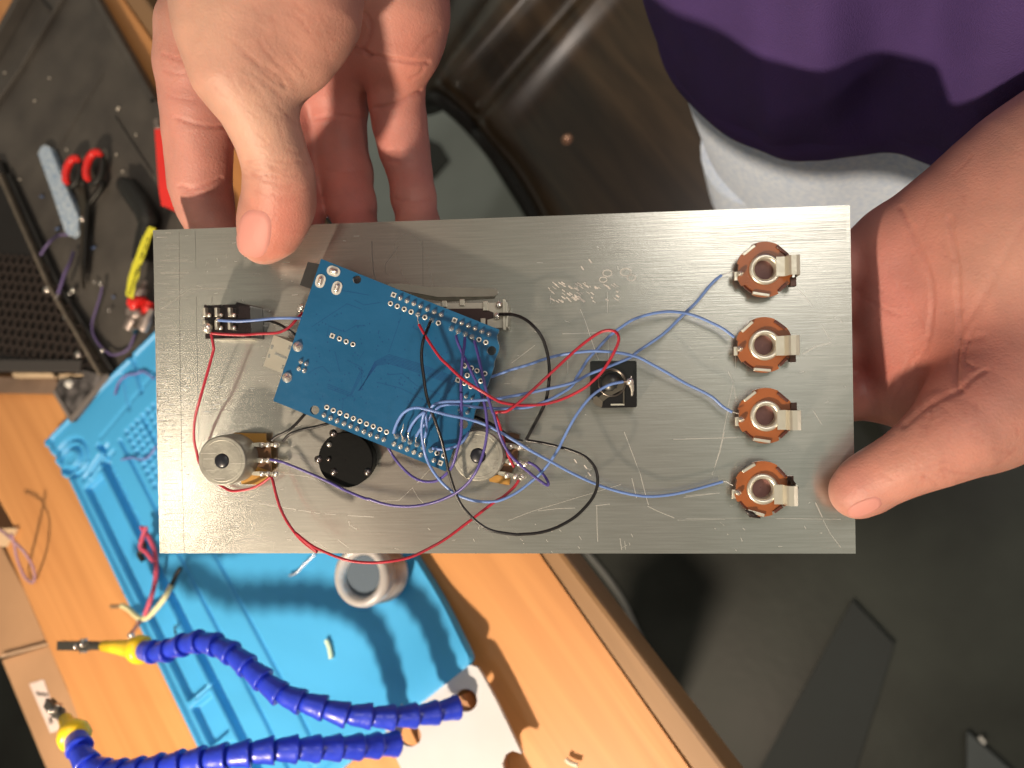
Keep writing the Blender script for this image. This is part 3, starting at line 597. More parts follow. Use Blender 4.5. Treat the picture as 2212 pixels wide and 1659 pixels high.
for k, pts, w in (('E',[(160,1110),(380,955),(500,870),(960,858)],.18),('D',[(450,1010),(560,1040),(700,1078)],.2),('D',[(820,1103),(1000,1137)],.25),('D',[(1040,1143),(1190,1165)],.25),('D',[(1210,1170),(1340,1190)],.25),('D',[(1370,1196),(1430,1206)],.3),('D',[(1480,1208),(1590,1217)],.25),('D',[(1710,1226),(1970,1240)],.25),
    ('D',[(1060,810),(1290,830),(1400,870),(1480,905)],.18),('B',[(100,1585),(330,1580),(430,1490),(480,1440),(540,1545),(600,1610)],.14),('B',[(530,1390),(670,1240)],.14),
    ('F',[(1190,755),(1400,990)],.16),('F',[(1490,1210),(1585,1360)],.2),('F',[(1270,1510),(1420,1420),(1590,1380)],.3),('C',[(740,40),(742,120)],.12),('C',[(1360,0),(1360,225)],.12),('C',[(870,455),(1120,448),(1290,440)],.16),('C',[(1065,190),(1120,320),(1160,440),(1200,560),(1240,680),(1265,740)],.2),('C',[(1370,520),(1370,740)],.12),('C',[(928,750),(930,885)],.14),('C',[(320,770),(570,580)],.14),
    ('H',[(1125,0),(1200,200),(1280,410),(1330,600),(1360,710)],.22),('H',[(1200,450),(1245,640)],.22),('H',[(1350,720),(1440,765),(1610,835)],.22),('H',[(2095,0),(2050,200),(1975,420)],.2),('H',[(1600,75),(2212,58)],.14),('H',[(290,765),(480,745),(650,738)],.18),('H',[(850,715),(985,700)],.2),('H',[(860,720),(862,900),(870,1065)],.2),('H',[(0,860),(250,765),(500,690),(780,605),(1095,510)],.14),('H',[(1085,1030),(1100,1145)],.22),('H',[(1130,1060),(1140,1140)],.15),('H',[(1640,855),(2100,848)],.1),('H',[(1700,635),(2050,592)],.14),
    ('G',[(370,30),(410,110),(440,290)],.2),('G',[(410,150),(375,310),(360,400),(300,700),(230,930)],.18),('G',[(0,615),(300,605),(520,598)],.12),('G',[(0,1110),(290,1085)],.14),('G',[(1110,370),(1185,490)],.2),('G',[(1130,1170),(1190,1300)],.3),('G',[(1195,1320),(1260,1440),(1350,1560)],.14),('G',[(780,1308),(1350,1315)],.12),('G',[(0,1310),(640,1302)],.08),('F',[(540,1500),(545,1659)],.14),
    ('A',[(870,360),(1100,385)],.1),('D',[(1720,1280),(1725,1320),(1800,1365)],.25),('D',[(1610,1470),(1720,1550)],.25),('D',[(590,1505),(950,1490)],.1),('D',[(280,1430),(420,1445)],.25),('D',[(1100,1465),(1140,1475)],.3),('D',[(1370,1480),(1500,1560)],.2)):
    ribbon(ms, [px(k,*q) for q in pts], w)
ribbon(mp_, [(387,500),(389,768),(393,1000),(398,1193)], .16); ribbon(mp_, [(424,640),(426,768),(430,953)], .14); ribbon(mp_, [(421,497),(423,560)], .1)
ribbon(mp_, [px('E',770,960),px('E',768,1055)], .16); ribbon(mp_, [px('E',570,190),px('E',578,620)], .07)
ribbon(mp_, [px('A',1378,0),px('A',1380,380)], .12); ribbon(mp_, [px('A',963,0),px('A',966,120),px('A',975,240),px('A',990,310)], .3)
ribbon(mp_, [px('A',1180,40),px('A',1130,110),px('A',1070,190),px('A',1075,260),px('A',1110,290)], .1)
for i in range(16):
    y = 548-i*3.0 if i < 8 else 478+i*1.0; ribbon(mp_, [(1530+rnd.uniform(-20,30),495+i*3+rnd.uniform(-1,1)-4),(1640,491+i*3+rnd.uniform(-2,1)-6),(1828,484+i*3+rnd.uniform(-2,2)-8)], .06)
ribbon(mp_, [px('K',1360,1290),px('K',1640,1285)], .12)
for i in range(60):                                 # chalky rubbed patch
    t_ = rnd.random(); x = 1175+t_*165+rnd.uniform(-6,6); y = 628+rnd.uniform(-1,1)*22+t_*6; l = rnd.uniform(4,14)
    ribbon(mc, [(x,y),(x+l*.8,y+l*.55)], rnd.uniform(.15,.5))
for c, rr_ in (((1312,590),10),((1303,604),8),((1352,588),12),((1364,600),9)):
    ribbon(mc, [(c[0]+rr_*math.cos(a*.5),c[1]+rr_*.7*math.sin(a*.5)) for a in range(13)], .25)
for p in ((1272,560),(1255,575),(1262,1005),(1270,1020),(1240,992)): ribbon(mc, [(p[0],p[1]),(p[0]+6,p[1]+8)], .4)
ms.build('scratches', scr, plate); mp_.build('pencil_lines', pen, plate); mc.build('scuff_marks', chalk, plate)
# ---- wires
wire_m = {'blue':mat('blue_wire',(.125,.22,.50),.38,spec=.5,var=.12,vs=90),'purple':mat('purple_wire',(.065,.05,.23),.38,var=.1,vs=90),'red':mat('red_wire',(.36,.016,.034),.38,var=.1,vs=90),'black':mat('black_wire',(.006,.006,.007),.35)}
solder = mat('solder', (.80,.78,.72), .24, .8, bump=.2, bs=900); nick = mat('nickel', (.70,.68,.58), .33, .75, bump=.1, bs=300)
def wire(col, pts, label, r=.00052, bare0=None, bare1=None):
    P3 = []
    for it in pts: P3.append(PL(*px(it[0], it[1], it[2]), it[3]))
    n3 = spline(P3, 7); rr_ = [ (r*px_r if False else r) for px_r in n3]
    w = MB().tube(n3, r, 10).build('wire', wire_m[col], mod, label)
    for bb in (bare0, bare1):
        if bb: MB().tube([PL(*px(q[0],q[1],q[2]),q[3]) for q in bb], .0002, 6).build('bare_end', solder, w)
    return w
TB = 15.0      # board face height
K = lambda k, seq: [(k,*s) for s in seq]
wire('blue', K('B',[(275,842,TB+2),(310,740,TB+5),(370,640,TB+8),(450,583,TB+10),(540,568,TB+12),(640,588,TB+13),(720,608,TB+13),(870,648,TB+12),(1010,675,TB+11),(1150,710,TB+9),(1300,765,TB+8),(1450,843,TB+7),(1600,932,TB+6),(1760,1030,20),(1970,1145,17)])+K('H',[(620,400,13),(850,505,9),(1060,575,7),(1250,615,6),(1400,625,5),(1600,605,5),(1800,560,5),(2080,482,5)]), 'light blue wire sweeping low to the bottom jack', bare0=K('B',[(275,842,TB+2),(285,860,TB+1),(310,880,TB)]), bare1=K('H',[(2080,482,5),(2120,487,5),(2178,520,5)]))
wire('blue', K('B',[(440,825,TB+2),(480,745,TB+5),(540,670,TB+7),(600,622,TB+9),(680,565,TB+10),(740,525,TB+11),(850,500,TB+11),(1000,498,TB+10),(1300,480,TB+9),(1500,455,TB+7),(1800,395,TB+4),(2212,300,16)])+K('C',[(1150,900,12),(1300,840,12),(1450,780,10),(1600,715,9),(1700,640,8),(1850,540,7),(2000,430,6)])+K('F',[(0,1050,5),(120,935,5),(230,800,5),(310,710,5),(392,645,5)]), 'blue wire running up to the top jack', bare0=K('B',[(440,825,TB+2),(430,880,TB+1),(455,940,TB)]), bare1=K('F',[(392,645,5),(450,622,5),(520,605,5)]))
wire('blue', K('B',[(525,880,TB+2),(570,800,TB+5),(640,720,TB+7),(690,640,TB+8),(740,580,TB+9),(800,545,TB+9),(900,530,TB+9),(1000,535,TB+8),(1200,565,TB+6),(1400,577,TB+4),(1600,574,17),(1750,560,16),(1900,510,15),(2050,440,14),(2212,335,13)])+K('C',[(1030,920,12),(1080,840,11),(1150,730,10),(1250,620,9),(1350,510,8),(1430,440,8),(1520,375,8),(1620,310,8),(1750,260,8),(1900,225,8),(2050,213,7)])+K('F',[(0,1060,6),(120,1095,6),(250,1150,6),(400,1225,6),(530,1322,7)]), 'blue wire to the second jack from the top', bare0=K('B',[(525,880,TB+2),(515,930,TB+1),(530,970,TB)]))
wire('blue', K('C',[(-60,990,9),(60,935,9),(120,915,9),(300,850,10),(500,790,11),(700,722,11),(850,685,11),(1000,660,12),(1200,642,12),(1400,652,12),(1550,672,11),(1700,712,10),(1850,790,9),(2000,872,8)])+K('G',[(0,132,6),(120,190,6),(230,250,6),(320,330,6),(405,382,7)]), 'blue wire from under the board to the third jack', bare1=K('G',[(405,382,7),(430,388,8),(460,395,9)]))
wire('blue', K('B',[(617,888,TB+2),(632,830,TB+5),(635,760,TB+7),(628,680,TB+9),(624,610,TB+10),(610,625,TB+11),(590,700,TB+10),(580,780,TB+9),(583,870,TB+8),(598,970,TB+7),(622,1080,TB+6),(660,1180,TB+4),(720,1280,TB+1),(800,1380,14),(900,1470,13),(1000,1530,12),(1150,1580,12),(1300,1593,12),(1430,1578,12),(1600,1500,12),(1750,1392,12),(1880,1280,13),(1985,1150,14),(2080,1000,15)])+K('C',[(870,1620,15),(968,1431,16),(1060,1285,16),(1180,1140,16),(1300,1050,15),(1410,1000,15),(1530,976,14)]), 'blue wire looping round to the square black jack', bare0=K('B',[(617,888,TB+2),(612,940,TB+1),(625,1000,TB)]))
wire('blue', K('B',[(700,1010,TB+1),(800,1022,TB+2),(900,1008,TB+2),(1000,960,TB+2),(1070,880,TB+1),(1100,800,TB-2),(1140,730,10)]), 'short blue wire tucked under the board corner')
wire('red', K('A',[(1348,680,TB+3),(1390,755,TB+5),(1450,850,TB+7),(1520,950,TB+9)])+K('B',[(870,108,TB+10),(980,215,TB+11),(1100,308,TB+12),(1250,398,TB+12),(1350,460,TB+11),(1450,508,TB+9),(1600,535,TB+7),(1750,540,20),(1900,530,19),(2050,495,18)])+K('C',[(950,1130,18),(1100,1050,19),(1200,970,20),(1300,870,21),(1380,750,22),(1440,640,23),(1478,550,23),(1480,480,23),(1440,428,22),(1350,418,21),(1250,455,20),(1100,560,19),(950,690,19),(800,830,19),(650,970,20),(500,1110,22),(350,1240,23),(250,1302,23),(150,1310,22)])+K('B',[(1395,660,19),(1425,740,15),(1450,820,10),(1470,920,10),(1500,1030,11),(1545,1130,11),(1590,1215,11)]), 'red wire making a long loop over the black jack', bare0=K('A',[(1348,680,TB+3),(1338,645,TB+1),(1338,600,TB)]))
wire('red', K('D',[(945,842,9),(962,900,10),(990,1020,11),(1040,1170,12),(1120,1320,13),(1250,1480,14),(1400,1590,15)])+K('I',[(290,-5,16),(400,80,17),(500,132,18),(650,188,19),(800,208,19),(950,200,19),(1100,170,18),(1250,100,16),(1390,15,14)])+K('B',[(1350,1612,12),(1460,1545,11),(1580,1440,10),(1640,1355,10)]), 'red wire drooping past the lower panel edge')
wire('red', K('D',[(930,838,8),(850,898,7),(750,948,6),(620,975,5),(520,972,4),(400,900,3),(280,800,3),(215,690,3.5),(195,610,4),(178,540,5),(162,440,7),(165,310,9),(190,170,11),(230,30,13)])+K('E',[(775,1640,15),(785,1550,16),(770,1460,16),(757,1405,16)]), 'red wire bowing down the left side to the switch')
wire('red', K('E',[(757,1395,16),(850,1402,16),(1000,1410,16),(1150,1413,16),(1300,1402,15),(1500,1393,14),(1600,1370,13),(1690,1315,12),(1770,1230,11),(1840,1150,9)]), 'red wire from the switch to the board edge')
wire('blue', K('E',[(845,1240,16),(950,1248,17),(1100,1252,17),(1300,1238,17),(1500,1218,16),(1700,1213,15),(1850,1218,12),(1950,1225,9)]), 'blue wire from the switch to the board edge')
wire('black', K('E',[(1240,1250,9),(1330,1243,10),(1420,1245,11),(1510,1265,11),(1600,1305,11),(1700,1370,11),(1800,1440,9)]), 'short black wire leaving the switch')
wire('black', K('D',[(945,468,8),(1000,425,9),(1100,378,10),(1180,312,10),(1270,215,10),(1340,140,9)]), 'black wire from the left knob, nearer its cap', r=.00056)
wire('black', K('D',[(1060,478,8),(1090,440,9),(1140,400,10),(1250,362,10),(1400,330,10),(1510,300,10),(1620,260,9)]), 'black wire from the left knob, farther from its cap', r=.00056)
wire('black', K('A',[(1445,645,TB+1),(1415,720,TB+4),(1385,800,TB+6),(1370,880,TB+7),(1370,980,TB+8),(1385,1100,TB+9),(1405,1240,TB+10),(1440,1360,TB+10),(1490,1500,TB+9)])+K('B',[(800,930,TB+7),(840,1100,TB+5),(870,1240,TB+4),(910,1380,TB+3),(960,1520,17),(1030,1650,16)])+[('0',1030,1127,16),('0',1062,1146,16)]+K('H',[(50,992,16),(150,992,16),(300,978,16),(450,935,16),(600,858,16),(700,780,16),(800,668,16),(855,560,16),(868,450,16),(838,340,15),(760,250,14),(650,195,13),(500,148,12),(350,112,11),(180,84,10)]), 'long black wire crossing the board and looping below', r=.00056)
wire('black', K('C',[(185,242,8),(300,243,10),(400,266,12),(500,322,14),(600,420,15),(660,520,15),(700,640,15),(722,760,15),(728,900,15),(716,1050,14),(690,1180,13),(640,1300,12),(560,1450,11),(478,1605,10)]), 'black wire from the slider end down to the right knob', r=.0006)
wire('black', K('B',[(1060,660,6),(1160,668,8),(1250,700,9),(1350,752,10),(1450,820,10),(1560,900,9),(1680,935,9)]), 'black wire passing behind the right knob', r=.0006)
wire('purple', K('D',[(930,662,9),(1050,688,10),(1150,728,9),(1300,790,8.5),(1500,880,8.2),(1700,980,8.5),(1900,1060,10)])+K('B',[(0,1560,12),(137,1606,12),(300,1638,12),(500,1640,13),(700,1603,14),(850,1548,16),(980,1478,18),(1100,1370,20),(1190,1230,22),(1255,1050,23),(1293,850,24),(1290,700,24),(1272,560,24),(1240,450,23),(1180,300,22),(1110,150,21)])+K('A',[(1710,930,19),(1665,830,18),(1650,770,17)]), 'purple wire from the left knob circling over the right knob', bare1=K('A',[(1650,770,17),(1662,745,16),(1668,735,15)]))
wire('purple', K('A',[(1722,785,17),(1718,850,19),(1704,950,21),(1692,1150,23),(1690,1400,24)])+K('B',[(1013,400,25),(1016,600,25),(1012,850,24),(972,1020,23),(925,1180,21),(880,1255,18),(800,1330,14),(720,1370,12),(600,1370,10),(500,1330,9),(400,1250,8),(310,1150,8),(250,1060,8),(215,1000,9)]), 'purple wire hanging in a loop under the board corner', bare0=K('A',[(1722,785,17),(1724,770,16),(1725,757,15)]))
wire('purple', K('A',[(1800,815,18),(1830,930,21),(1868,1100,24),(1905,1250,25),(1950,1400,25)])+K('B',[(1365,630,25),(1420,830,24),(1480,975,22),(1560,1100,20),(1680,1212,18),(1800,1312,16),(1890,1378,15),(1950,1412,14),(1960,1390,14),(1935,1335,13),(1895,1285,12),(1830,1210,11),(1742,1160,10)]), 'purple wire with a tight hairpin beside the right knob', bare0=K('A',[(1800,815,18),(1788,790,16),(1780,780,15)]))
# ---- circuit board
pcb = mat('pcb_blue', (.004,.085,.20), .36, var=.10, vs=35, bump=.15, bs=250, coat=.15); pcb_e = mat('pcb_edge', (.30,.38,.40), .6)
board = [('A',548,143),('A',2000,720),('A',1998,745),('A',1983,765),('A',1985,800),('A',2003,850),('A',2000,890),('A',1962,985),('B',1370,120),('B',1300,330),('B',1235,470),('B',1165,600),('B',1140,720),('B',1090,850),('B',1000,960),('B',930,1010),('B',890,1130),('B',840,1262),('A',157,1303)]
hol = lambda cx, cy, rx, n=20: [PL(cx+rx*math.cos(2*math.pi*k/n), cy+rx*math.sin(2*math.pi*k/n), TB) for k in range(n)]
mb = MB(); mb.prism([PL(*px(*q),TB) for q in board], PN*.0016, holes=[hol(*px('A',840,312),9.3),hol(*px('A',495,1378),10),hol(*px('A',1940,893),10),hol(*px('B',1036,748),10)])
pc = mb.build('circuit_board', [pcb], mod, bevel=.00012)
tr = MB(); trm = mat('pcb_trace', (.002,.05,.16), .35, coat=.15)
def trace(k, pts, w=.20):
    q = [PL(*px(k,*p),TB+.02) for p in pts]
    vs = []
    for i, p in enumerate(q):
        t_ = q[min(i+1,len(q)-1)]-q[max(i-1,0)]; s_ = t_.cross(PN).normalized()*w*.0005; vs += [p+s_, p-s_]
    tr.add(vs, [(2*i,2*i+1,2*i+3,2*i+2) for i in range(len(q)-1)], 0, False)
for i in range(7):
    o = i*12
    trace('A', [(870-o*.3,1215+o*.1),(985+o*.25,985+o*.4),(1100,925+o),(1350,1000+o),(1640,1110+o*.9)])
for i in range(3): trace('A', [(600,1165+i*16),(790,1240+i*14),(870+i*14,1060),(850,1030)])
for pts in ([(470,700),(620,600),(760,510),(880,555)],[(710,400),(940,440)],[(600,760),(610,690),(740,740),(830,690),(910,690)],[(1200,620),(1100,910)],[(1290,700),(1350,730),(1370,840)],[(440,1080),(500,1040),(560,1020),(620,1080)],[(720,1370),(730,1290),(790,1250)],[(760,970),(880,1030),(880,1180)],[(1090,1090),(1210,1080),(1330,1180),(1520,1250)],[(820,480),(900,520),(1030,500)],[(660,900),(700,1060),(720,1060)],[(1000,1150),(1200,1200),(1450,1330)],[(900,900),(860,960)]): trace('A', pts, .16)
rp = random.Random(5)
for i in range(110):
    c = (rp.uniform(500,1600), rp.uniform(560,1330))
    if abs((c[0]-548)*.37-(c[1]-143-0)) < 0: continue
    trace('A', [(c[0]-4,c[1]),(c[0]+4,c[1]+1)], .5)
tr.build('trace_pattern', trm, pc)
hole_m = mat('pad_hole', (.004,.006,.008), .5); ringm = mat('tin_ring', (.74,.74,.70), .35, .5)
def pad(k, x, y, kind, s=1.0):
    c = PL(*px(k,x,y),TB+.02); r_ = .00095*s
    if kind in 'hq':
        if kind == 'q':
            mb = MB(); mb.box(c+PN*.00005, (UX*.928+UY*-.372, UY*.928+UX*.372, PN), (r_*.92,r_*.92,.00006)); 
        else: mb = MB().lathe(c, PN, [(r_,0),(r_,.0001),(r_*.55,.00014),(r_*.5,.0001)], 16, cap=False)
        o = mb.build('solder_pad', ringm, pc); MB().lathe(c+PN*.00002, PN, [(.0001,.00012),(r_*.56,.00012)], 12, cap=False).build('pad_hole', hole_m, pc) if kind == 'h' else None
        if kind == 'q': MB().lathe(c+PN*.00002, PN, [(.0001,.00015),(r_*.5,.00015)], 12, cap=False).build('pad_hole', hole_m, pc)
    elif kind == 'd':
        MB().lathe(c, PN, [(r_*1.0,0),(r_*.98,.0002),(r_*.7,.0006),(r_*.4,.0010),(r_*.32,.0012),(.0001,.00125)], 14, cap=False).build('solder_joint', solder, pc)
    elif kind == 'b':
        MB().lathe(c, PN, [(r_*1.05,0),(r_*.95,.0004),(r_*.6,.0011),(r_*.25,.0018),(.0001,.0021)], 12, cap=False).build('solder_joint', solder, pc)
for x,y in [(1195,462),(1250,485),(1305,508),(1360,530),(1415,553),(1472,577),(1528,600),(1695,668),(1750,690),(1805,712),(1862,736),(1918,758),(572,1418),(625,1443),(679,1465),(735,1487),(788,1509),(842,1531),(897,1553),(950,1576),(1005,1596),(1060,1618)]: pad('A',x,y,'d')
for x,y in [(1115,508),(1170,530),(1227,553),(1283,576),(1395,621),(1506,667),(1837,803),(1893,825),(698,795),(753,818),(808,841),(595,1355),(648,1380),(702,1400),(757,1423),(812,1446),(866,1468),(920,1490),(975,1511),(1029,1535),(1083,1557),(1820,1057),(1885,1080),(1742,1095),(1852,1140),(1718,1157),(1770,1185),(1775,1035)]: pad('A',x,y,'h')
for x,y in [(1140,438),(1638,645),(640,773),(1718,1015),(1665,1133)]: pad('A',x,y,'q')
for x,y in [(1338,597),(1450,645),(1612,712),(1668,732),(1725,757),(1780,780)]: pad('A',x,y,'b')
for x,y in [(310,880),(385,915),(455,942),(530,970),(600,1003),(682,1030)]: pad('B',x,y,'b')
for x,y in [(750,1062),(822,1090)]: pad('B',x,y,'h')
for x,y in [(280,962),(352,992),(423,1022),(497,1053),(570,1082),(714,1140)]: pad('B',x,y,'d')
pad('B',785,1170,'q'); pad('B',1062,445,'d',.8); pad('B',1130,470,'d',.7); pad('B',1080,620,'b',.8); pad('B',990,590,'b',.7); pad('B',1105,555,'d',.7)
for x,y in [(383,983),(428,1000),(366,1040),(411,1056)]: pad('A',x,y,'d',.95)
for x,y in [(357,860),(270,1112)]: pad('A',x,y,'b',1.95)
for (x,y,a) in [(650,245,20),(543,325,-72),(677,382,-72)]:
    c = PL(*px('A',x,y),TB+.02); a = math.radians(-a); d = UX*math.cos(a)+UY*math.sin(a); s_ = PN.cross(d)
    def oval(l, w, h, n=24): return [c+d*(l*math.cos(t)*1.0 if abs(math.cos(t))<.0 else (l-w)*(1 if math.cos(t)>0 else -1)+w*math.cos(t))+s_*w*math.sin(t)+PN*h for t in [2*math.pi*(k+.5)/n for k in range(n)]]
    MB().prism(oval(.0025,.0018,.0002), PN*.0002).build('solder_pad', ringm, pc)
    n_ = 24; L1, L2, L3 = oval(.0018,.0011,.00022), oval(.0014,.0007,.0008), oval(.0009,.0003,.0011)
    MB().add(L1+L2+L3+[c+PN*.0013], [(i,(i+1)%n_,n_+(i+1)%n_,n_+i) for i in range(n_)]+[(n_+i,n_+(i+1)%n_,2*n_+(i+1)%n_,2*n_+i) for i in range(n_)]+[(2*n_+i,2*n_+(i+1)%n_,3*n_) for i in range(n_)]).build('solder_joint', solder, pc)
tw = MB().tube([PL(*px('B',*q),h) for q,h in [((385,915),TB),((370,880),TB+2),((355,845),TB+3),((375,800),TB+4),((385,740),TB+4)]], [.0006,.0003,.0002,.0003,.0001], 6); tw.build('bare_strand', solder, pc)
# connectors on the hidden side
def pbox(poly, h1, h0, name, m, par, bevel=.0002, k=None):
    mb = MB(); mb.prism([PL(*(px(k,*q) if k else q),h1) for q in poly], PN*(h1-h0)*.001); return mb.build(name, m, par, bevel=bevel)
pbox([(440,168),(560,190),(500,400),(374,357)], 12.5, 3, 'power_jack', mat('jack_black',(.022,.022,.022),.5,bump=.2,bs=300), pc, k='A')
usb = pbox([(163,765),(320,828),(230,1078),(78,1017)], 12.5, 2.5, 'usb_socket', mat('usb_metal',(.48,.465,.39),.35,.5,var=.1,vs=60), pc, k='A')
for pts in ([(175,905),(270,950),(262,965),(168,922)],[(140,845),(160,850),(150,885),(133,878)],[(120,920),(136,925),(126,955),(110,948)],[(285,850),(305,858),(295,888),(275,878)],[(230,1012),(248,1018),(240,1048),(222,1040)]):
    pbox(pts, 12.62, 12.4, 'slot', mat('usb_bright',(.85,.83,.78),.2,1), usb, 0, k='A')
mb = MB(); mb.box(PL(790,800,8), (UX,UY,PN), (.018,.012,.0055)); mb.build('chip', MATS['jack_black'], pc)
# ---- slide potentiometer under the board
sl = pbox([(360,520),(2060,500),(2065,705),(370,735)], 6.0, .3, 'slider', mat('slider_frame',(.62,.59,.50),.35,.4,var=.15,vs=90), mod, k='A')
pbox([(500,560),(1900,548),(1905,560),(1955,582),(1955,628),(1905,640),(1905,690),(500,700)], 6.2, 5.9, 'slider_track', mat('slider_brown',(.035,.012,.010),.5), sl, 0, k='A')
for q in ((1555,512),(1700,500),(1890,540),(1870,655),(1890,515)):
    mb = MB(); mb.box(PL(*px('A',*q),6.6), (UX,UY,PN), (.0009,.0012,.0006)); mb.build('tab', nick, sl, bevel=.0002)
for q in ((1985,610),(2000,520),(390,540),(375,560)):
    MB().ball(PL(*px('A',*q),7), .0013, ax=PN, sq=.8).build('solder_joint', solder, sl)
mb = MB(); mb.box(PL(*px('A',2045,600),6.5), (UX,UY,PN), (.0004,.0055,.0014)); mb.box(PL(*px('A',2062,600),6.5), (UX,UY,PN), (.0003,.0045,.0010)); mb.build('end_plate', nick, sl)
pbox([(1090,345),(1300,350),(1420,370),(1960,385),(1990,400),(1990,425),(1960,450),(1500,455),(1100,380)], .9, .02, 'glue_strip', mat('clear_glue',(.42,.41,.34),.25,trans=.2,var=.1,vs=90), mod, .0003, k='A')
pbox([(1250,425),(1950,432),(1975,445),(1960,466),(1560,492),(1400,470)], .5, .02, 'slot_shade', mat('olive_shadow',(.10,.095,.065),.5), mod, 0, k='A')  # dark strip painted for the shadow along the recess, nothing is cut
# ---- switch
sw = pbox([(672,1055),(740,1062),(1050,1050),(1062,1022),(1218,1068),(1236,1450),(690,1460)], 12, .2, 'toggle_switch', mat('switch_black',(.014,.009,.010),.28,var=.3,vs=80), mod, .0004, k='E')
pbox([(690,1440),(1240,1440),(1245,1475),(800,1475)], 3, .1, 'switch_rim', nick, sw, k='E')
for i, x in enumerate((710,850,1005)):
    for j, y in enumerate((1150,1300)):
        t_ = MB(); c = PL(*px('E',x,y),12.3); t_.box(c+PN*.0012, (UX,UY,PN), (.0005,.0017,.0014)); t_.build('terminal', nick, sw, bevel=.0002)
        MB().ball(PL(*px('E',x+25,y+30),13), .0009 if (i+j) != 1 or 1 else .001, ax=PN).build('solder_joint', solder, sw)
MB().ball(PL(*px('E',710,1330),13.5), .0021, ax=PN, sq=.9).build('solder_joint', solder, sw)
MB().ball(PL(*px('E',840,1240),14), .0010, ax=PN).build('solder_joint', solder, sw)
# ---- potentiometers
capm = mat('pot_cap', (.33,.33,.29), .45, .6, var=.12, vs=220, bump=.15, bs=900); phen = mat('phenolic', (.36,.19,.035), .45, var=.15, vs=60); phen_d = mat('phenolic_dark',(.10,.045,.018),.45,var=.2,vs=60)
def pot(ctop, rpx, htop, label, tdir, marks):
    C = PL(*ctop, htop); rr_ = rpx*depth(C)/F; base = C - PN*htop*.001
    root = MB().lathe(base, PN, [(rr_*.97,.0006),(rr_*.97,.0030)], 32).build('potentiometer', phen_d, mod, label)
    MB().lathe(base, PN, [(rr_*1.0,.0028),(rr_*1.0,htop*.001-.0012),(rr_*.99,htop*.001-.0006),(rr_*.96,htop*.001-.0001),(rr_*.945,htop*.001),(rr_*.93,htop*.001),(rr_*.31,htop*.001),(rr_*.30,htop*.001),(rr_*.30,htop*.001-.0008)], 48, cap=False).build('metal_cap', capm, root)
    MB().lathe(C-PN*.0012, PN, [(rr_*.31,0),(rr_*.30,.0011),(rr_*.22,.0016),(.0001,.0017)], 24, cap=False).build('shaft_end', mat('shaft_black',(.012,.014,.020),.3), root)
    MB().lathe(C, PN, [(rr_*.80,.00002),(rr_*.82,.00012),(rr_*.84,.00002)], 48, cap=False).build('raised_ring', capm, root)
    return root, C, rr_
r1, C1, R1 = pot(px('D',443,675), 54.5, 15, 'left potentiometer with a plain scratched cap', None, 0)
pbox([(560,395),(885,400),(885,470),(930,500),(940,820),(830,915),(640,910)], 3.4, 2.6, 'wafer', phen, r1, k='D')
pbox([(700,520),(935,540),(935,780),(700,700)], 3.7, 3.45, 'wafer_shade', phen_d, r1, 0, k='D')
for y in (515,672,805):
    mb = MB(); mb.prism([PL(*px('D',*q),5.0) for q in [(745,y-18),(840,y-26),(900,y-14),(1010,y-16),(1025,y+4),(1010,y+16),(900,y+14),(830,y+22),(745,y+14)]], PN*.0006); tt = mb.build('terminal', nick, r1, bevel=.0002)
    for xx in (845,905,985): MB().ball(PL(*px('D',xx,y),5.4), .0011, ax=PN, sq=.8).build('solder_joint', solder, tt)
ms2 = MB()
for y0, x0, x1 in ((-.30,-.9,-.2),(-.08,-.75,-.35),(.12,.35,.95),(.36,-.65,-.25),(.70,-.4,.1)):
    q = C1; ms2.box(q+UX*R1*(x0+x1)/2-UY*R1*y0+PN*.00004, (UX,UY,PN), (R1*abs(x1-x0)/2,.00007,.00003))
ms2.build('scratches', scr, r1)
r2, C2, R2 = pot(px('B',1195,1090), 56.5, 13, 'right potentiometer with stamped writing on its cap', None, 1)
pbox([(1480,850),(1560,838),(1645,860),(1640,945),(1620,1180),(1540,1300),(1545,1400),(1500,1412),(1320,1365)], 3.4, 2.6, 'wafer', phen_d, r2, k='B')
pbox([(1310,1330),(1440,1290),(1545,1330),(1535,1412),(1320,1372)], 3.7, 3.3, 'wafer', phen, r2, k='B')
for (x,y) in ((1600,985),(1600,1160),(1560,1300)):
    mb = MB(); mb.prism([PL(*px('B',*q),5.0) for q in [(x-150,y-40),(x-40,y-30),(x,y-15),(x+140,y+10),(x+165,y+25),(x+140,y+45),(x-10,y+25),(x-60,y+25),(x-150,y-5)]], PN*.0006); tt = mb.build('terminal', nick, r2, bevel=.0002)
    for dx_ in (-50,45,110): MB().ball(PL(*px('B',x+dx_,y+10+dx_*.12),5.6), .0012, ax=PN, sq=.8).build('solder_joint', solder, tt)
stamp = mat('stamp', (.28,.27,.24), .5, .6)
text('LIN', .0030, C2-UX*R2*.10+UY*R2*.95, UY*-1-UX*.15, UX, stamp, r2, 'writing', .00005, .00004)
text('10K', .0030, C2-UX*R2*.62-UY*R2*.35, UY*-1+UX*.9, UX, stamp, r2, 'writing', .00005, .00004)
text('LIN', .0026, C2+UX*R2*.66-UY*R2*.55, UY+UX*.1, -UX, stamp, r2, 'writing', .00005, .00004)
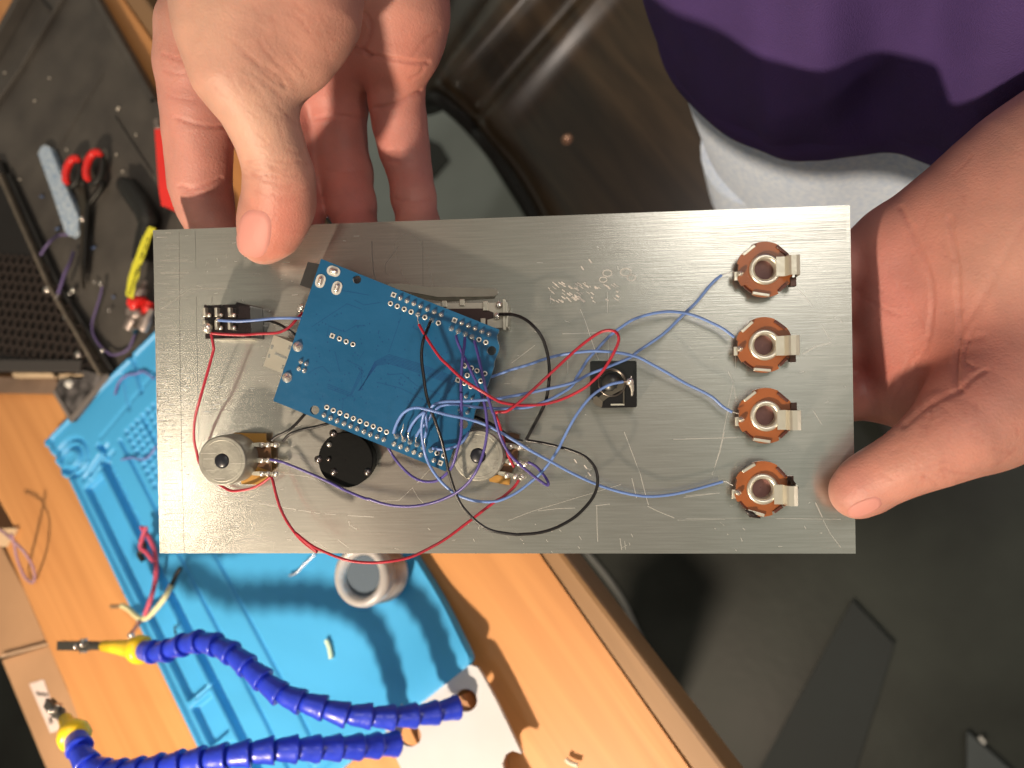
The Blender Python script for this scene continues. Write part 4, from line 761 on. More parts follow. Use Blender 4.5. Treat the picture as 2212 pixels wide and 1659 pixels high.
# ---- round black part
rd = PL(*px('D',1685,665), 7); rr_ = 60.5*depth(rd)/F
en = MB().lathe(rd-PN*.0068, PN, [(rr_*.97,0),(rr_*.97,.004),(rr_*.99,.0045),(rr_,.0064),(rr_*.985,.0067),(rr_*.965,.0068),(rr_*.95,.0068),(.0001,.0068)], 48, cap=False).build('rotary_encoder', mat('encoder_black',(.006,.0065,.0065),.6,spec=.08,bump=.1,bs=500), mod, 'round black component half hidden by the board')
for q in ((1563,398),(1522,512),(1520,660),(1412,660),(1565,790),(1905,788)):
    big_ = q not in ((1522,512),(1520,660)); MB().lathe(PL(*px('D',*q),7.0), PN, [(.0015 if big_ else .001,0),(.0012 if big_ else .0008,.0004),(.0005,.0008),(.0001,.0009)], 14, cap=False).build('rivet', mat('dull_rivet',(.20,.18,.17),.3,1) if q != (1522,512) else solder, en)
# ---- square black jack
jk = pbox([(1172,758),(1200,750),(1665,748),(1678,760),(1682,1240),(1668,1255),(1300,1262),(1200,1180),(1172,1120)], 8.5, .2, 'square_jack', mat('gloss_black',(.006,.006,.007),.12,coat=.5), mod, .0005, k='C')
C3 = PL(*px('C',1408,985), 8.6); r3 = 158*.1984*depth(C3)/F
MB().lathe(C3, PN, [(r3,0),(r3,.0006),(r3*.88,.0008),(r3*.86,.0001),(r3*.80,0)], 40, cap=False).build('jack_ring', mat('dull_ring',(.13,.115,.10),.3,.9), jk)
MB().lathe(C3+PN*.0001, PN, [(r3*.68,0),(r3*.68,.0004),(.0001,.0004)], 40, cap=False).build('jack_core', mat('core_grey',(.045,.048,.045),.35,.5), jk)
mb = MB(); mb.prism([PL(*px('C',*q),9.2) for q in [(1340,1080),(1420,1075),(1520,960),(1560,985),(1545,1060),(1545,1220),(1530,1220),(1530,1060),(1430,1110),(1350,1160),(1300,1200),(1250,1160)]], PN*.0003); mb.build('contact_spring', mat('dull_brass',(.22,.19,.15),.3,1), jk)
mb = MB(); mb.prism([PL(*px('C',*q),9.4) for q in [(1200,1150),(1240,1130),(1310,1190),(1300,1255),(1240,1235),(1205,1195)]], PN*.006); mb.build('contact_clip', mat('clip_bronze',(.42,.35,.28),.22,1), jk, bevel=.0005)
pbox([(1425,1000),(1462,1000),(1462,1050),(1425,1050)], 9.35, 9.0, 'slot', hole_m, jk, 0, k='C')
mb = MB(); mb.ball(PL(*px('C',1605,975),12), .0014, ax=PN); mb.tube([PL(*px('C',*q),h) for q,h in [((1530,976),14),((1600,975),12.4),((1622,915),12)]], .0003, 6); mb.tube([PL(*px('C',*q),h) for q,h in [((1615,990),12),((1630,1060),11),((1626,1125),9)]], [.0011,.0006,.0004], 8); mb.build('solder_joint', solder, jk)
mb = MB(); mb.box(PL(*px('C',1470,1225),8.7), (UX,UY,PN), (.0024,.0003,.0002)); mb.build('spring_glint', nick, jk)
# ---- four jack sockets
bake = mat('bakelite', (.29,.085,.020), .30, var=.22, vs=70, coat=.3); bake_d = mat('bakelite_dark', (.075,.015,.006), .4, coat=.3); blk_in = mat('socket_dark', (.16,.07,.065), .5)
def socket(c, label, dy, rot):
    h = 6.5
    C = PL(c[0], c[1], h); rp_ = depth(C)/F; r_o = 60*rp_
    cc = lambda a, q, hh=0: C + UX*(q*math.cos(a)) + UY*(q*math.sin(a)) + PN*hh*.001
    poly = []
    notch = [(35,62),(118,145),(-62,-35),(-145,-118),(-8,10),(165,195)]
    for k in range(144):
        d = (k*2.5+180)%360-180; dd = d-rot; dd = (dd+180)%360-180; q = 1.0
        for a0, a1 in notch:
            if a0 < dd < a1 or a0 < dd+360 < a1: q = .86 if a0 not in (-8,165) else .93
        poly.append(cc(math.radians(d), r_o*q))
    hole = [cc(2*math.pi*k/32, r_o*.42) for k in range(32)]
    root = MB().prism(poly, PN*.0011, holes=[hole]).build('jack_socket', bake, mod, label, bevel=.00015)
    pl2 = [cc(2*math.pi*k/40, r_o*.93, -1.5) for k in range(40)]
    MB().prism(pl2, PN*.0012, holes=[[cc(2*math.pi*k/32, r_o*.42, -1.5) for k in range(32)]]).build('lower_wafer', bake_d, root)
    MB().lathe(C-PN*.0062, PN, [(r_o*.62,0),(r_o*.62,.0034),(r_o*.50,.0036)], 32, cap=False).build('bushing', nick, root)
    MB().lathe(C, PN, [(r_o*.56,.0001),(r_o*.565,.0006),(r_o*.53,.0011),(r_o*.46,.0012),(r_o*.40,.0010),(r_o*.365,.0003),(r_o*.355,-.0060)], 44, cap=False).build('eyelet', nick, root)
    MB().lathe(C-PN*.0032, PN, [(.0001,0),(r_o*.37,0)], 24, cap=False).build('bore', blk_in, root)
    # arched contact leaf over the right side
    wdt = 21*rp_; 
    prof = [(24,1.6),(43,1.9),(45,3.6),(47,5.2),(51,6.0),(62,6.2),(70,5.9),(73,4.4),(75,0),(76,-3.5)]
    vs = []
    for x, hh in prof:
        for s_ in (1,-1): vs.append(C + UX*x*rp_*.93 - UY*(dy*rp_) + UY*s_*wdt + PN*hh*.001 + UY*(x*.0)*rp_)
    m_ = len(prof); o = MB().add(vs, [(2*i,2*i+1,2*i+3,2*i+2) for i in range(m_-1)], 0, False).build('contact_leaf', nick, root)
    sd_ = o.modifiers.new('solid','SOLIDIFY'); sd_.thickness = .0004
    # folded clips at the rim
    for a, hw, m2 in ((128,.0026,nick),(-100,.0030,nick),(-48,.0018,bake_d),(48,.0024,bake_d)):
        a = math.radians(a+rot); d = UX*math.cos(a)+UY*math.sin(a); s_ = PN.cross(d); mb = MB(); mb.box(C+d*r_o*.90+PN*.0003, (s_,d,PN), (hw,.00055,.0005)); mb.build('clip', m2, root, bevel=.0002)
    q = C-UX*r_o*.86-UY*r_o*.12
    MB().lathe(q, PN, [(.0011,0),(.0010,.0010),(.0006,.0018),(.0001,.0022)], 12, cap=False).build('solder_joint', solder, root)
    mb = MB(); mb.box(C-UX*r_o*1.0-UY*r_o*.2-PN*.001, (UX,UY,PN), (.0007,.0016,.0004)); mb.build('solder_lug', nick, root, bevel=.0002)
    mb = MB(); mb.box(C+UX*r_o*.98-UY*r_o*(.48 if dy < 5 else -.3)-PN*.001, (UX,UY,PN), (.0011,.0016,.0016)); mb.build('rear_lug', mat('burnt_metal',(.10,.06,.05),.3,.9), root, bevel=.0002)
    return root
sk = [socket((1652,582),'top orange jack socket, its leaf spring highest',-4,0), socket((1651,745),'second orange jack socket from the top',3,4), socket((1654,898),'third orange jack socket from the top',9,0), socket((1647,1056),'bottom orange jack socket with the black scorched lug',11,-6)]
MB().tube([PL(*px('G',*q),h) for q,h in [((905,960),9),((935,1010),7),((985,1045),4)]], [.0008,.0010,.0001], 8).build('scorched_tail', mat('scorch',(.015,.010,.010),.4), sk[3])
MB().tube([PL(*px('G',*q),h) for q,h in [((515,1235),7),((570,1272),7.5),((650,1303),5)]], [.0003,.0012,.0002], 8).build('scorched_tail', MATS['scorch'], sk[3])
# ================================================================== PERSON
def hp(x, y, h, r):                           # joint seen at (x, y), h mm above the panel plane, apparent radius r
    p = PL(x, y, h); return (np.array(p), r*depth(p)/F)
def chain_prims(c): return [(c[i], c[i+1]) for i in range(len(c)-1)]
def rcone(X, Y, Z, a, b):
    (pa, ra), (pb, rb) = a, b; d = pb-pa; L2 = max(1e-12, float(d@d))
    t = ((X-pa[0])*d[0]+(Y-pa[1])*d[1]+(Z-pa[2])*d[2])/L2; t = np.clip(t,0,1); t = t + 0*X
    return np.sqrt((X-pa[0]-t*d[0])**2+(Y-pa[1]-t*d[1])**2+(Z-pa[2]-t*d[2])**2) - (ra+(rb-ra)*t)
def smin(a, b, k):
    h = np.clip(k-np.abs(a-b),0,None)/k; return np.minimum(a,b)-h*h*k*.25
def surf_nets(D, org, vox):
    s = D < 0; nx, ny, nz = D.shape
    c = lambda i,j,k: s[i:nx-1+i, j:ny-1+j, k:nz-1+k]
    tot = sum(c(i,j,k).astype(np.int8) for i in (0,1) for j in (0,1) for k in (0,1))
    act = (tot > 0) & (tot < 8); I = np.argwhere(act); vid = -np.ones(act.shape, np.int64); vid[act] = np.arange(len(I))
    acc = np.zeros((len(I),3)); cnt = np.zeros(len(I))
    for ax in range(3):
        oth = [a for a in range(3) if a != ax]
        for u in (0,1):
            for w in (0,1):
                o0 = [0,0,0]; o0[oth[0]] = u; o0[oth[1]] = w; o1 = list(o0); o1[ax] = 1
                d0 = D[I[:,0]+o0[0],I[:,1]+o0[1],I[:,2]+o0[2]]; d1 = D[I[:,0]+o1[0],I[:,1]+o1[1],I[:,2]+o1[2]]
                m = (d0 < 0) != (d1 < 0); t = np.where(m, d0/np.where(d0==d1,1,d0-d1), 0)
                p = np.zeros((len(I),3)); p[:,oth[0]] = u; p[:,oth[1]] = w; p[:,ax] = t
                acc += p*m[:,None]; cnt += m
    V = (I+acc/cnt[:,None])*vox+org; Q = []
    for ax in range(3):
        oth = [(ax+1)%3, (ax+2)%3]
        a = s; sl0 = [slice(None)]*3; sl1 = [slice(None)]*3; sl0[ax] = slice(0,-1); sl1[ax] = slice(1,None)
        ch = s[tuple(sl0)] != s[tuple(sl1)]; E = np.argwhere(ch)
        E = E[(E[:,oth[0]] > 0)&(E[:,oth[1]] > 0)&(E[:,oth[0]] < D.shape[oth[0]]-1)&(E[:,oth[1]] < D.shape[oth[1]]-1)]
        ins = s[E[:,0],E[:,1],E[:,2]]; q = []
        for du_, dv_ in ((-1,-1),(0,-1),(0,0),(-1,0)):
            e2 = E.copy(); e2[:,oth[0]] += du_; e2[:,oth[1]] += dv_; q.append(vid[e2[:,0],e2[:,1],e2[:,2]])
        q = np.stack(q,1); q[~ins] = q[~ins][:,::-1]; Q.append(q)
    Q = np.concatenate(Q); Q = Q[(Q >= 0).all(1)]; return V, Q
class Sdf:
    def __init__(s): s.groups = []            # (prims, k inside, k to the rest)
    def add(s, prims, k, kj, sub=False): s.groups.append((prims, k, kj)); return s
    def eval(s, X, Y, Z):
        D = np.full(np.broadcast(X,Y,Z).shape, 1.0, np.float32)
        for prims, k, kj in s.groups:
            G = None
            for a, b in prims:
                d = rcone(X,Y,Z,a,b); G = d if G is None else smin(G,d,k)
            D = smin(D,G,kj)
        return D
    def mesh(s, vox, pad=.006, clip=None):
        pts = np.array([[*(p-r), *(p+r)] for prims,_,_ in s.groups for ab in prims for p, r in ab])
        lo = pts[:,:3].min(0)-pad; hi = pts[:,3:].max(0)+pad
        n = np.ceil((hi-lo)/vox).astype(int)+1; D = np.full(n, 1.0, np.float32)
        ax = [lo[i]+vox*np.arange(n[i]) for i in range(3)]
        for prims, k, kj in s.groups:
            G = {}
            gl = np.min([np.minimum(a[0]-a[1],b[0]-b[1]) for a,b in prims],0)-kj-k; gh = np.max([np.maximum(a[0]+a[1],b[0]+b[1]) for a,b in prims],0)+kj+k
            i0 = np.maximum(0,((gl-lo)/vox).astype(int)); i1 = np.minimum(n,((gh-lo)/vox).astype(int)+2)
            GG = np.full(i1-i0, 1.0, np.float32)
            for a, b in prims:
                bl = np.minimum(a[0]-a[1],b[0]-b[1])-k-kj; bh = np.maximum(a[0]+a[1],b[0]+b[1])+k+kj
                j0 = np.maximum(i0,((bl-lo)/vox).astype(int)); j1 = np.minimum(i1,((bh-lo)/vox).astype(int)+2)
                X = ax[0][j0[0]:j1[0],None,None]; Y = ax[1][None,j0[1]:j1[1],None]; Z = ax[2][None,None,j0[2]:j1[2]]
                sl_ = tuple(slice(j0[i]-i0[i],j1[i]-i0[i]) for i in range(3))
                GG[sl_] = smin(GG[sl_], rcone(X,Y,Z,a,b).astype(np.float32), k)
            sl_ = tuple(slice(i0[i],i1[i]) for i in range(3)); D[sl_] = smin(D[sl_], GG, kj)
        return surf_nets(D, lo, vox)
VOX = .0010
# ---- right hand (over the upper edge of the panel)
rh = Sdf()
th = [hp(*q) for q in [(566,524,12,42),(579,502,14,57),(592,468,16,65),(605,430,19,68),(603,375,25,66),(581,300,33,64),(552,228,39,71),(512,150,44,92),(505,70,46,98),(520,-20,48,115)]]
rh.add(chain_prims(th), .006, .006)
pm = [hp(*q) for q in [(520,60,40,104),(600,60,30,112),(628,118,36,66)]]
rh.add(chain_prims(pm)+chain_prims([hp(500,-10,42,120),hp(640,-60,40,130),hp(650,40,38,100),hp(634,130,38,52)])+chain_prims([hp(560,-60,30,160),hp(650,-260,20,190)]), .012, .010)
rh.add(chain_prims([hp(430,60,-4,86),hp(560,60,-12,100),hp(720,60,-20,100),hp(858,60,-18,92)])+chain_prims([hp(600,-80,0,150),hp(800,-80,-10,150)])+chain_prims([hp(858,90,-16,72),hp(840,-60,-6,118)])+chain_prims([hp(600,130,-24,80),hp(720,150,-30,72)])+chain_prims([hp(870,40,-12,80),hp(862,110,-14,66)]), .012, .010)
idx_ = [hp(*q) for q in [(428,60,-6,88),(426,140,-8,86),(427,220,-12,75),(428,285,-16,70),(430,345,-19,65),(432,398,-22,62),(443,445,-24,57),(464,510,-24,49),(505,600,-20,48),(530,650,-15,42)]]
mid_ = [hp(*q) for q in [(590,130,-26,82),(610,220,-32,66),(622,300,-36,62),(630,380,-38,57),(645,470,-34,50),(660,570,-24,46),(668,640,-15,40)]]
rng_ = [hp(*q) for q in [(725,150,-30,78),(729,225,-36,63),(731,300,-41,57),(745,375,-43,57),(759,440,-38,50),(775,520,-30,46),(786,600,-18,40)]]
pnk_ = [hp(*q) for q in [(856,140,-20,70),(856,215,-27,57),(864,270,-31,55),(874,325,-33,51),(886,375,-33,44),(893,425,-30,45),(904,490,-27,44),(915,570,-20,38),(920,620,-14,34)]]
for c in (idx_,mid_,rng_,pnk_): rh.add(chain_prims(c), .004, .0035)
V1, Q1 = rh.mesh(VOX)
# ---- left hand (under the right end, thumb on top)
lh = Sdf()
lt = [hp(*q) for q in [(1846,1066,9,47),(1862,1054,10,53),(1902,1027,13,53),(1952,1003,17,58),(2008,973,19,71),(2062,938,18,89),(2120,895,12,120),(2190,830,4,140),(2260,740,-4,165)]]
lh.add(chain_prims(lt), .007, .009)
lh.add(chain_prims([hp(1948,548,-28,104),hp(1962,690,-34,112),hp(1975,800,-34,100),hp(1990,850,-26,72)])+chain_prims([hp(1960,560,-28,100),hp(2110,520,-24,160)])+chain_prims([hp(1975,700,-32,112),hp(2110,640,-24,170)])+chain_prims([hp(1990,820,-28,80),hp(2140,780,-12,140)])+chain_prims([hp(2120,520,-22,160),hp(2240,440,-18,190)])+chain_prims([hp(2180,640,-16,190),hp(2300,520,-16,200)]), .014, .010)
for c in ([(1960,838,-30,72),(1890,852,-34,52),(1820,858,-32,48),(1740,850,-24,44),(1690,845,-16,38)],[(1950,740,-34,76),(1870,752,-38,54),(1780,760,-32,50),(1690,762,-20,44),(1650,762,-15,38)],[(1940,640,-34,76),(1860,650,-38,54),(1780,655,-32,48),(1700,660,-18,42)],[(1930,545,-28,66),(1872,556,-32,52),(1810,570,-28,46),(1760,580,-18,40)]):
    lh.add(chain_prims([hp(*q) for q in c]), .005, .005)
lh.add(chain_prims([hp(2230,500,-16,210),hp(2420,330,-8,225)]), .01, .02)
V2_, Q2 = lh.mesh(VOX*1.05)
# ---- creases: shallow grooves pressed into the surface facing the camera
Rn = np.array(R)
def pixarr(V):
    c = (V-np.array(CAM)) @ Rn; return CX+F*c[:,0]/-c[:,2], CY-F*c[:,1]/-c[:,2], -c[:,2]
def normals(V, Q):
    n = np.cross(V[Q[:,2]]-V[Q[:,0]], V[Q[:,3]]-V[Q[:,1]]); N = np.zeros_like(V)
    for k in range(4): np.add.at(N, Q[:,k], n)
    return N/(np.linalg.norm(N,axis=1,keepdims=True)+1e-12)
def dseg(X, Y, pts):
    D = np.full(X.shape, 1e9)
    for a, b in zip(pts[:-1], pts[1:]):
        a = np.array(a,float); b = np.array(b,float); d = b-a; L2 = d@d+1e-9
        t = np.clip(((X-a[0])*d[0]+(Y-a[1])*d[1])/L2,0,1); taper = .5+.5*np.sin(np.pi*np.clip(t,.02,.98))
        D = np.minimum(D, np.hypot(X-a[0]-t*d[0], Y-a[1]-t*d[1]))
    return D
def finish(V, Q, creases, reds, base):
    X, Y, Z = pixarr(V); N = normals(V, Q); vd = V-np.array(CAM); vd /= np.linalg.norm(vd,axis=1,keepdims=True)
    fr = np.clip(-(N*vd).sum(1)*2,0,1); disp = np.zeros(len(V)); C = np.tile(np.array(base), (len(V),1))
    zr = (lambda zz: True)
    for pts, w, dep, zmin, zmax in creases:
        D = dseg(X,Y,pts); m = np.exp(-(D/w)**2)*fr*(Z>zmin)*(Z<zmax); disp -= dep*.6*m
        disp += dep*.08*np.exp(-((D-w*2.2)/w)**2)*fr*(Z>zmin)*(Z<zmax)
        C *= (1-.26*m[:,None]*np.array([.5,1,1]))
    for x, y, r, col, amt, zmin, zmax in reds:
        m = amt*np.exp(-(((X-x)**2+(Y-y)**2)/r**2))*(Z>zmin)*(Z<zmax); C = C*(1-m[:,None])+np.array(col)*m[:,None]
    return V+N*disp[:,None], C
zpl = .30
skinA = (.55,.30,.235); pink = (.50,.20,.18); pale = (.62,.40,.30)
crR = []
T_ = lambda pts, w=3.0, d=.0006, z0=0, z1=.32: crR.append(([tuple(q)[:2] for q in spline([Vector((*p,0)) for p in pts],5)], w*1.15, d*.75, z0, z1))
N_ = lambda *q: [px('N',*p) for p in q]
CR['N'] = (274.3,0,.3638)
T_(N_((702,962),(760,975),(830,975),(900,1000),(970,1000)),2.6,.0006,0,.30); T_(N_((712,985),(770,1010),(840,1035),(905,1048)),2.6,.0007,0,.30); T_(N_((745,1040),(800,1065),(850,1080),(890,1070)),2.4,.0004,0,.30)
T_(N_((760,1130),(830,1165),(880,1160)),3,.0003,0,.30); T_(N_((720,960),(800,945),(900,960),(990,985)),2.2,.0004,0,.30); T_(N_((860,1010),(930,1035),(1010,1040)),2.4,.0004,0,.30)
T_(N_((700,320),(800,400),(880,480),(950,510)),3,.0006,0,.30); T_(N_((830,400),(900,450),(940,515)),3.2,.0008,0,.30); T_(N_((860,340),(940,420),(1010,500)),3,.0005,0,.30); T_(N_((950,300),(1010,380),(1060,450)),3,.0005,0,.30)
T_(N_((690,470),(780,540),(830,620)),3,.0004,0,.30); T_(N_((740,430),(850,520),(920,580)),2.5,.0004,0,.30); T_(N_((780,250),(850,330),(900,390)),3,.0004,0,.30)
T_(N_((770,600),(850,660),(920,700)),2.5,.0003,0,.30); T_(N_((640,260),(720,330),(790,380)),3,.0003,0,.30)
wr = random.Random(11)
for i in range(46):
    cx_, cy_ = wr.choice([(590,150),(640,70),(560,60),(520,200),(600,240),(690,60)]); cx_ += wr.gauss(0,34); cy_ += wr.gauss(0,34); a_ = math.radians(wr.gauss(48,12)); l_ = wr.uniform(12,34)
    T_([(cx_-l_*math.cos(a_),cy_-l_*math.sin(a_)),(cx_,cy_+2),(cx_+l_*math.cos(a_),cy_+l_*math.sin(a_))], wr.uniform(1.6,2.6), wr.uniform(.00015,.00034), 0, .30)
for i in range(26):
    cx_, cy_ = 600+wr.gauss(0,34), 385+wr.gauss(0,32); l_ = wr.uniform(10,26)
    T_([(cx_-l_,cy_-3),(cx_,cy_+3),(cx_+l_,cy_-1)], wr.uniform(1.5,2.3), wr.uniform(.00012,.0003), 0, .30)
# behind: index, ring, little finger and palm
B_ = lambda pts, w=3.2, d=.0008: crR.append(([tuple(q)[:2] for q in spline([Vector((*p,0)) for p in pts],5)], w*1.1, d, .305, .60))
B_(N_((290,700),(400,735),(500,752),(620,750))); B_(N_((310,1105),(400,1120),(470,1095),(560,1060)),3.4,.0011); B_(N_((330,1135),(430,1150),(520,1140)),3,.0008); B_(N_((380,1170),(480,1165),(560,1150)),3,.0005)
B_(N_((210,320),(280,345),(370,370)),3,.0006); B_(N_((220,420),(300,440),(370,430)),2.6,.0004); B_(N_((250,570),(330,590),(420,600)),2.6,.0003)
B_(N_((1420,320),(1500,340),(1600,355),(1700,370),(1790,372)),3.6,.0014); B_(N_((1470,640),(1560,630),(1650,590),(1745,540)),3.6,.0015); B_(N_((1210,300),(1300,275),(1400,300),(1440,330)),4,.0014)
B_(N_((1130,700),(1250,690),(1400,700)),3.6,.0010); B_(N_((1540,950),(1620,960),(1700,950)),2.8,.0005); B_(N_((1560,890),(1640,900),(1700,885)),2.6,.0004); B_(N_((1180,1010),(1280,1020),(1400,1015)),3,.0006)
B_(N_((1400,60),(1450,160),(1400,300)),4,.0010); B_(N_((1700,330),(1780,230),(1850,180)),3,.0006); B_(N_((1680,470),(1740,440),(1760,400)),3,.0007); B_(N_((1590,1180),(1700,1195),(1800,1180)),3,.0005)
redR = [(640,60,160,(.50,.22,.16),.5,0,.30),(450,30,120,pale,.6,0,.30),(560,250,120,pale,.7,0,.30),(600,370,60,pale,.4,0,.30),(600,470,90,(.50,.17,.13),.75,0,.30),(585,545,45,(.52,.18,.13),.6,0,.30)]
redR += [(430,200,170,pink,.55,.30,.6),(430,420,110,pink,.45,.30,.6),(740,250,230,pink,.85,.30,.6),(740,450,120,(.45,.16,.14),.8,.30,.6),(880,120,110,(.55,.22,.17),.6,.30,.6),(890,420,120,pink,.4,.30,.6)]
crL = []
L_ = lambda pts, w=4, d=.0010, z0=0, z1=.6: crL.append(([tuple(q)[:2] for q in spline([Vector((*px('W',*p),0)) for p in pts],5)], w*1.25, d*.75, z0, z1))
L_([(385,130),(400,160),(450,270),(500,390),(522,500),(520,580),(505,700)],3.6,.0013); L_([(595,180),(610,260),(630,380),(635,500),(640,620),(640,700),(625,830),(635,920)],3.6,.0015)
L_([(370,460),(430,560),(480,660),(500,740)],3,.0007); L_([(490,740),(440,830),(370,930)],3,.0006); L_([(200,510),(290,560),(380,600)],3,.0007); L_([(420,780),(380,900),(340,1000)],2.6,.0005)
L_([(700,650),(670,740),(660,800),(700,830)],3,.0010); L_([(640,930),(700,870),(750,840)],3.4,.0014); L_([(640,930),(560,960),(480,1010),(400,1080)],5,.0010)
L_([(480,1295),(520,1320),(545,1345)],2.6,.0008); L_([(560,1265),(640,1285),(710,1290)],2.4,.0006); L_([(740,690),(640,690),(740,520),(820,380),(920,200)],6,.0006)
L_([(170,480),(230,500),(300,490)],2.6,.0006)
redL = [(2000,700,320,(.47,.18,.15),.85,0,.6),(1900,600,90,pink,.7,0,.6),(1960,700,120,pink,.6,0,.6),(2030,800,110,(.50,.19,.14),.6,0,.6),(2100,560,140,(.51,.24,.19),.6,0,.6),(1960,1010,150,(.52,.25,.195),.6,0,.6),(1850,1060,60,pink,.5,0,.6),(1870,800,60,(.35,.07,.06),.7,0,.6),(2180,560,130,(.52,.30,.235),.6,0,.6)]
for i in range(70):
    cx_, cy_ = wr.choice([(1960,620),(2040,700),(2000,850),(2100,900),(2060,520),(2020,1000)]); cx_ += wr.gauss(0,45); cy_ += wr.gauss(0,55); a_ = math.radians(wr.choice([75,115,20,150])+wr.gauss(0,12)); l_ = wr.uniform(10,36)
    crL.append(([(cx_-l_*math.cos(a_),cy_-l_*math.sin(a_)),(cx_+2,cy_),(cx_+l_*math.cos(a_),cy_+l_*math.sin(a_))], wr.uniform(1.8,2.8), wr.uniform(.00015,.00035), 0, .6))
V1, C1_ = finish(V1, Q1, crR, redR, skinA); V2_, C2_ = finish(V2_, Q2, crL, redL, skinA)
# ---- the rest of the body, mostly outside the frame
hemz = .79
tc_ = (P(1420,-10,hemz)+P(2160,350,hemz))/2
fw = Vector((0,0,0))
def hz(a): return Vector((a.x,a.y,0))
pel = P(1800,120,hemz); back = hz(R @ Vector((0,1,0))).normalized(); side_ = hz(R @ Vector((1,0,0))).normalized()
pc0 = P(2000,30,hemz)+back*.03
def bp_(s_, b_, z, r): p = pc0 + side_*s_ + back*b_; return (np.array((p.x,p.y,z)), r)
body = Sdf()
shR = bp_(-.20,.06,1.42,.055); shL = bp_(.20,.06,1.42,.055)
wrR = (np.array(PL(650,-260,20)), .032); wrL = (np.array(PL(2420,330,-8)), .033)
elR = (np.array(PL(900,-1050,30)), .046); elL = (np.array(PL(3150,250,-20)), .046)
body.add(chain_prims([bp_(0,.03,.85,.085),bp_(0,.03,1.05,.085),bp_(0,.04,1.30,.11)])+chain_prims([bp_(-.10,.05,1.38,.08),bp_(.10,.05,1.38,.08)])+chain_prims([bp_(0,.06,1.42,.06),bp_(0,.05,1.55,.055),bp_(0,.03,1.62,.085)])+[(bp_(0,.02,1.68,.09),bp_(0,.04,1.73,.095)),(bp_(0,-.07,1.67,.015),bp_(0,-.075,1.645,.017)),(bp_(-.088,.03,1.69,.018),bp_(-.088,.03,1.67,.015)),(bp_(.088,.03,1.69,.018),bp_(.088,.03,1.67,.015)),(bp_(-.02,-.065,1.615,.008),bp_(.02,-.065,1.615,.008))], .03, .03)
body.add(chain_prims([bp_(-.14,.05,1.40,.07),shR,elR,wrR]), .03, .03); body.add(chain_prims([bp_(.14,.05,1.40,.07),shL,elL,wrL]), .03, .03)
for s_ in (-1,1): body.add(chain_prims([bp_(s_*.05,.03,.80,.06),bp_(s_*.06,.02,.45,.05),bp_(s_*.06,.04,.10,.040),bp_(s_*.06,.03,.05,.035),bp_(s_*.06,-.09,.035,.028)]), .03, .04)
V0, Q0 = body.mesh(.009)
V0 = V0; C0 = np.tile(np.array(skinA),(len(V0),1))
VV = np.concatenate([V1,V2_,V0]); QQ = np.concatenate([Q1,Q2+len(V1),Q0+len(V1)+len(V2_)]); CC = np.concatenate([C1_,C2_,C0])
rootp = Vector((pc0.x,pc0.y,0)); me = bpy.data.meshes.new('person'); me.from_pydata((VV-np.array(rootp)).tolist(), [], QQ.tolist())
ca = me.color_attributes.new('skin','FLOAT_COLOR','POINT'); ca.data.foreach_set('color', np.concatenate([CC,np.ones((len(CC),1))],1).ravel())
me.polygons.foreach_set('use_smooth', [True]*len(me.polygons)); me.update()
skin = mat('skin', (.97,.97,.97), .52, var=.13, vs=75, bump=.6, bs=1000, sss=.25, spec=.42, attr='skin', bdist=.0003, col2=(1.05,1.0,.98))
me.materials.append(skin)
person = bpy.data.objects.new('person', me); COL.objects.link(person); person.location = rootp; ROOTM[person.name] = Matrix.Translation(rootp)
tag(person, 'person in a purple shirt and light jeans holding the metal panel in both hands', 'person')
# fingernails laid onto the surface
nailm = mat('nail', (.55,.25,.215), .55, spec=.25, coat=0, sss=.1); 
def march(sdf, x, y, d0, d1):
    r_ = ray(x,y); t = d0; c = np.array(CAM); rr = np.array(r_)
    for _ in range(80):
        p = c+rr*t; v = float(sdf.eval(np.array([p[0]]),np.array([p[1]]),np.array([p[2]]))[0])
        if v < .00005: break
        t += max(v*.9,.00005)
        if t > d1: return None
    e_ = 1e-4; gr = np.array([float(sdf.eval(*[np.array([p[i]+(e_ if i==j else 0)]) for i in range(3)])[0]) for j in range(3)])-v
    gr /= np.linalg.norm(gr)+1e-12; return Vector(p), Vector(gr)
def nail(sdf, cx, cy, ax, ay, rot, d0, d1, lift, label):
    n_, m_ = 22, 7; vs = []; ok = True; c_, s_ = math.cos(math.radians(rot)), math.sin(math.radians(rot))
    for j in range(m_+1):
        q = j/m_
        for i in range(n_):
            a = 2*math.pi*i/n_; ca_, sa_ = math.cos(a), math.sin(a)
            sx = abs(ca_)**.75*(1 if ca_>0 else -1)*ax*q; sy = abs(sa_)**.75*(1 if sa_>0 else -1)*ay*q
            h_ = march(sdf, cx+sx*c_-sy*s_, cy+sx*s_+sy*c_, d0, d1)
            if h_ is None: h_ = (vs[-1]-Vector((0,0,0)), Vector((0,0,0))) if vs else None
            if h_ is None: return
            vs.append(h_[0]+h_[1]*(lift*(1-.15*q) if q < .99 else -.0002))
    MB().add(vs, [(j*n_+i, j*n_+(i+1)%n_, (j+1)*n_+(i+1)%n_, (j+1)*n_+i) for j in range(m_) for i in range(n_)]).build('fingernail', nailm, person, label)
nail(rh, 549, 505, 38, 54, 8, .20, .40, .0005, 'thumbnail of the hand at the upper edge')
nail(lh, 1868, 1096, 40, 17, -22, .20, .40, .0004, 'thumbnail of the hand at the right end')
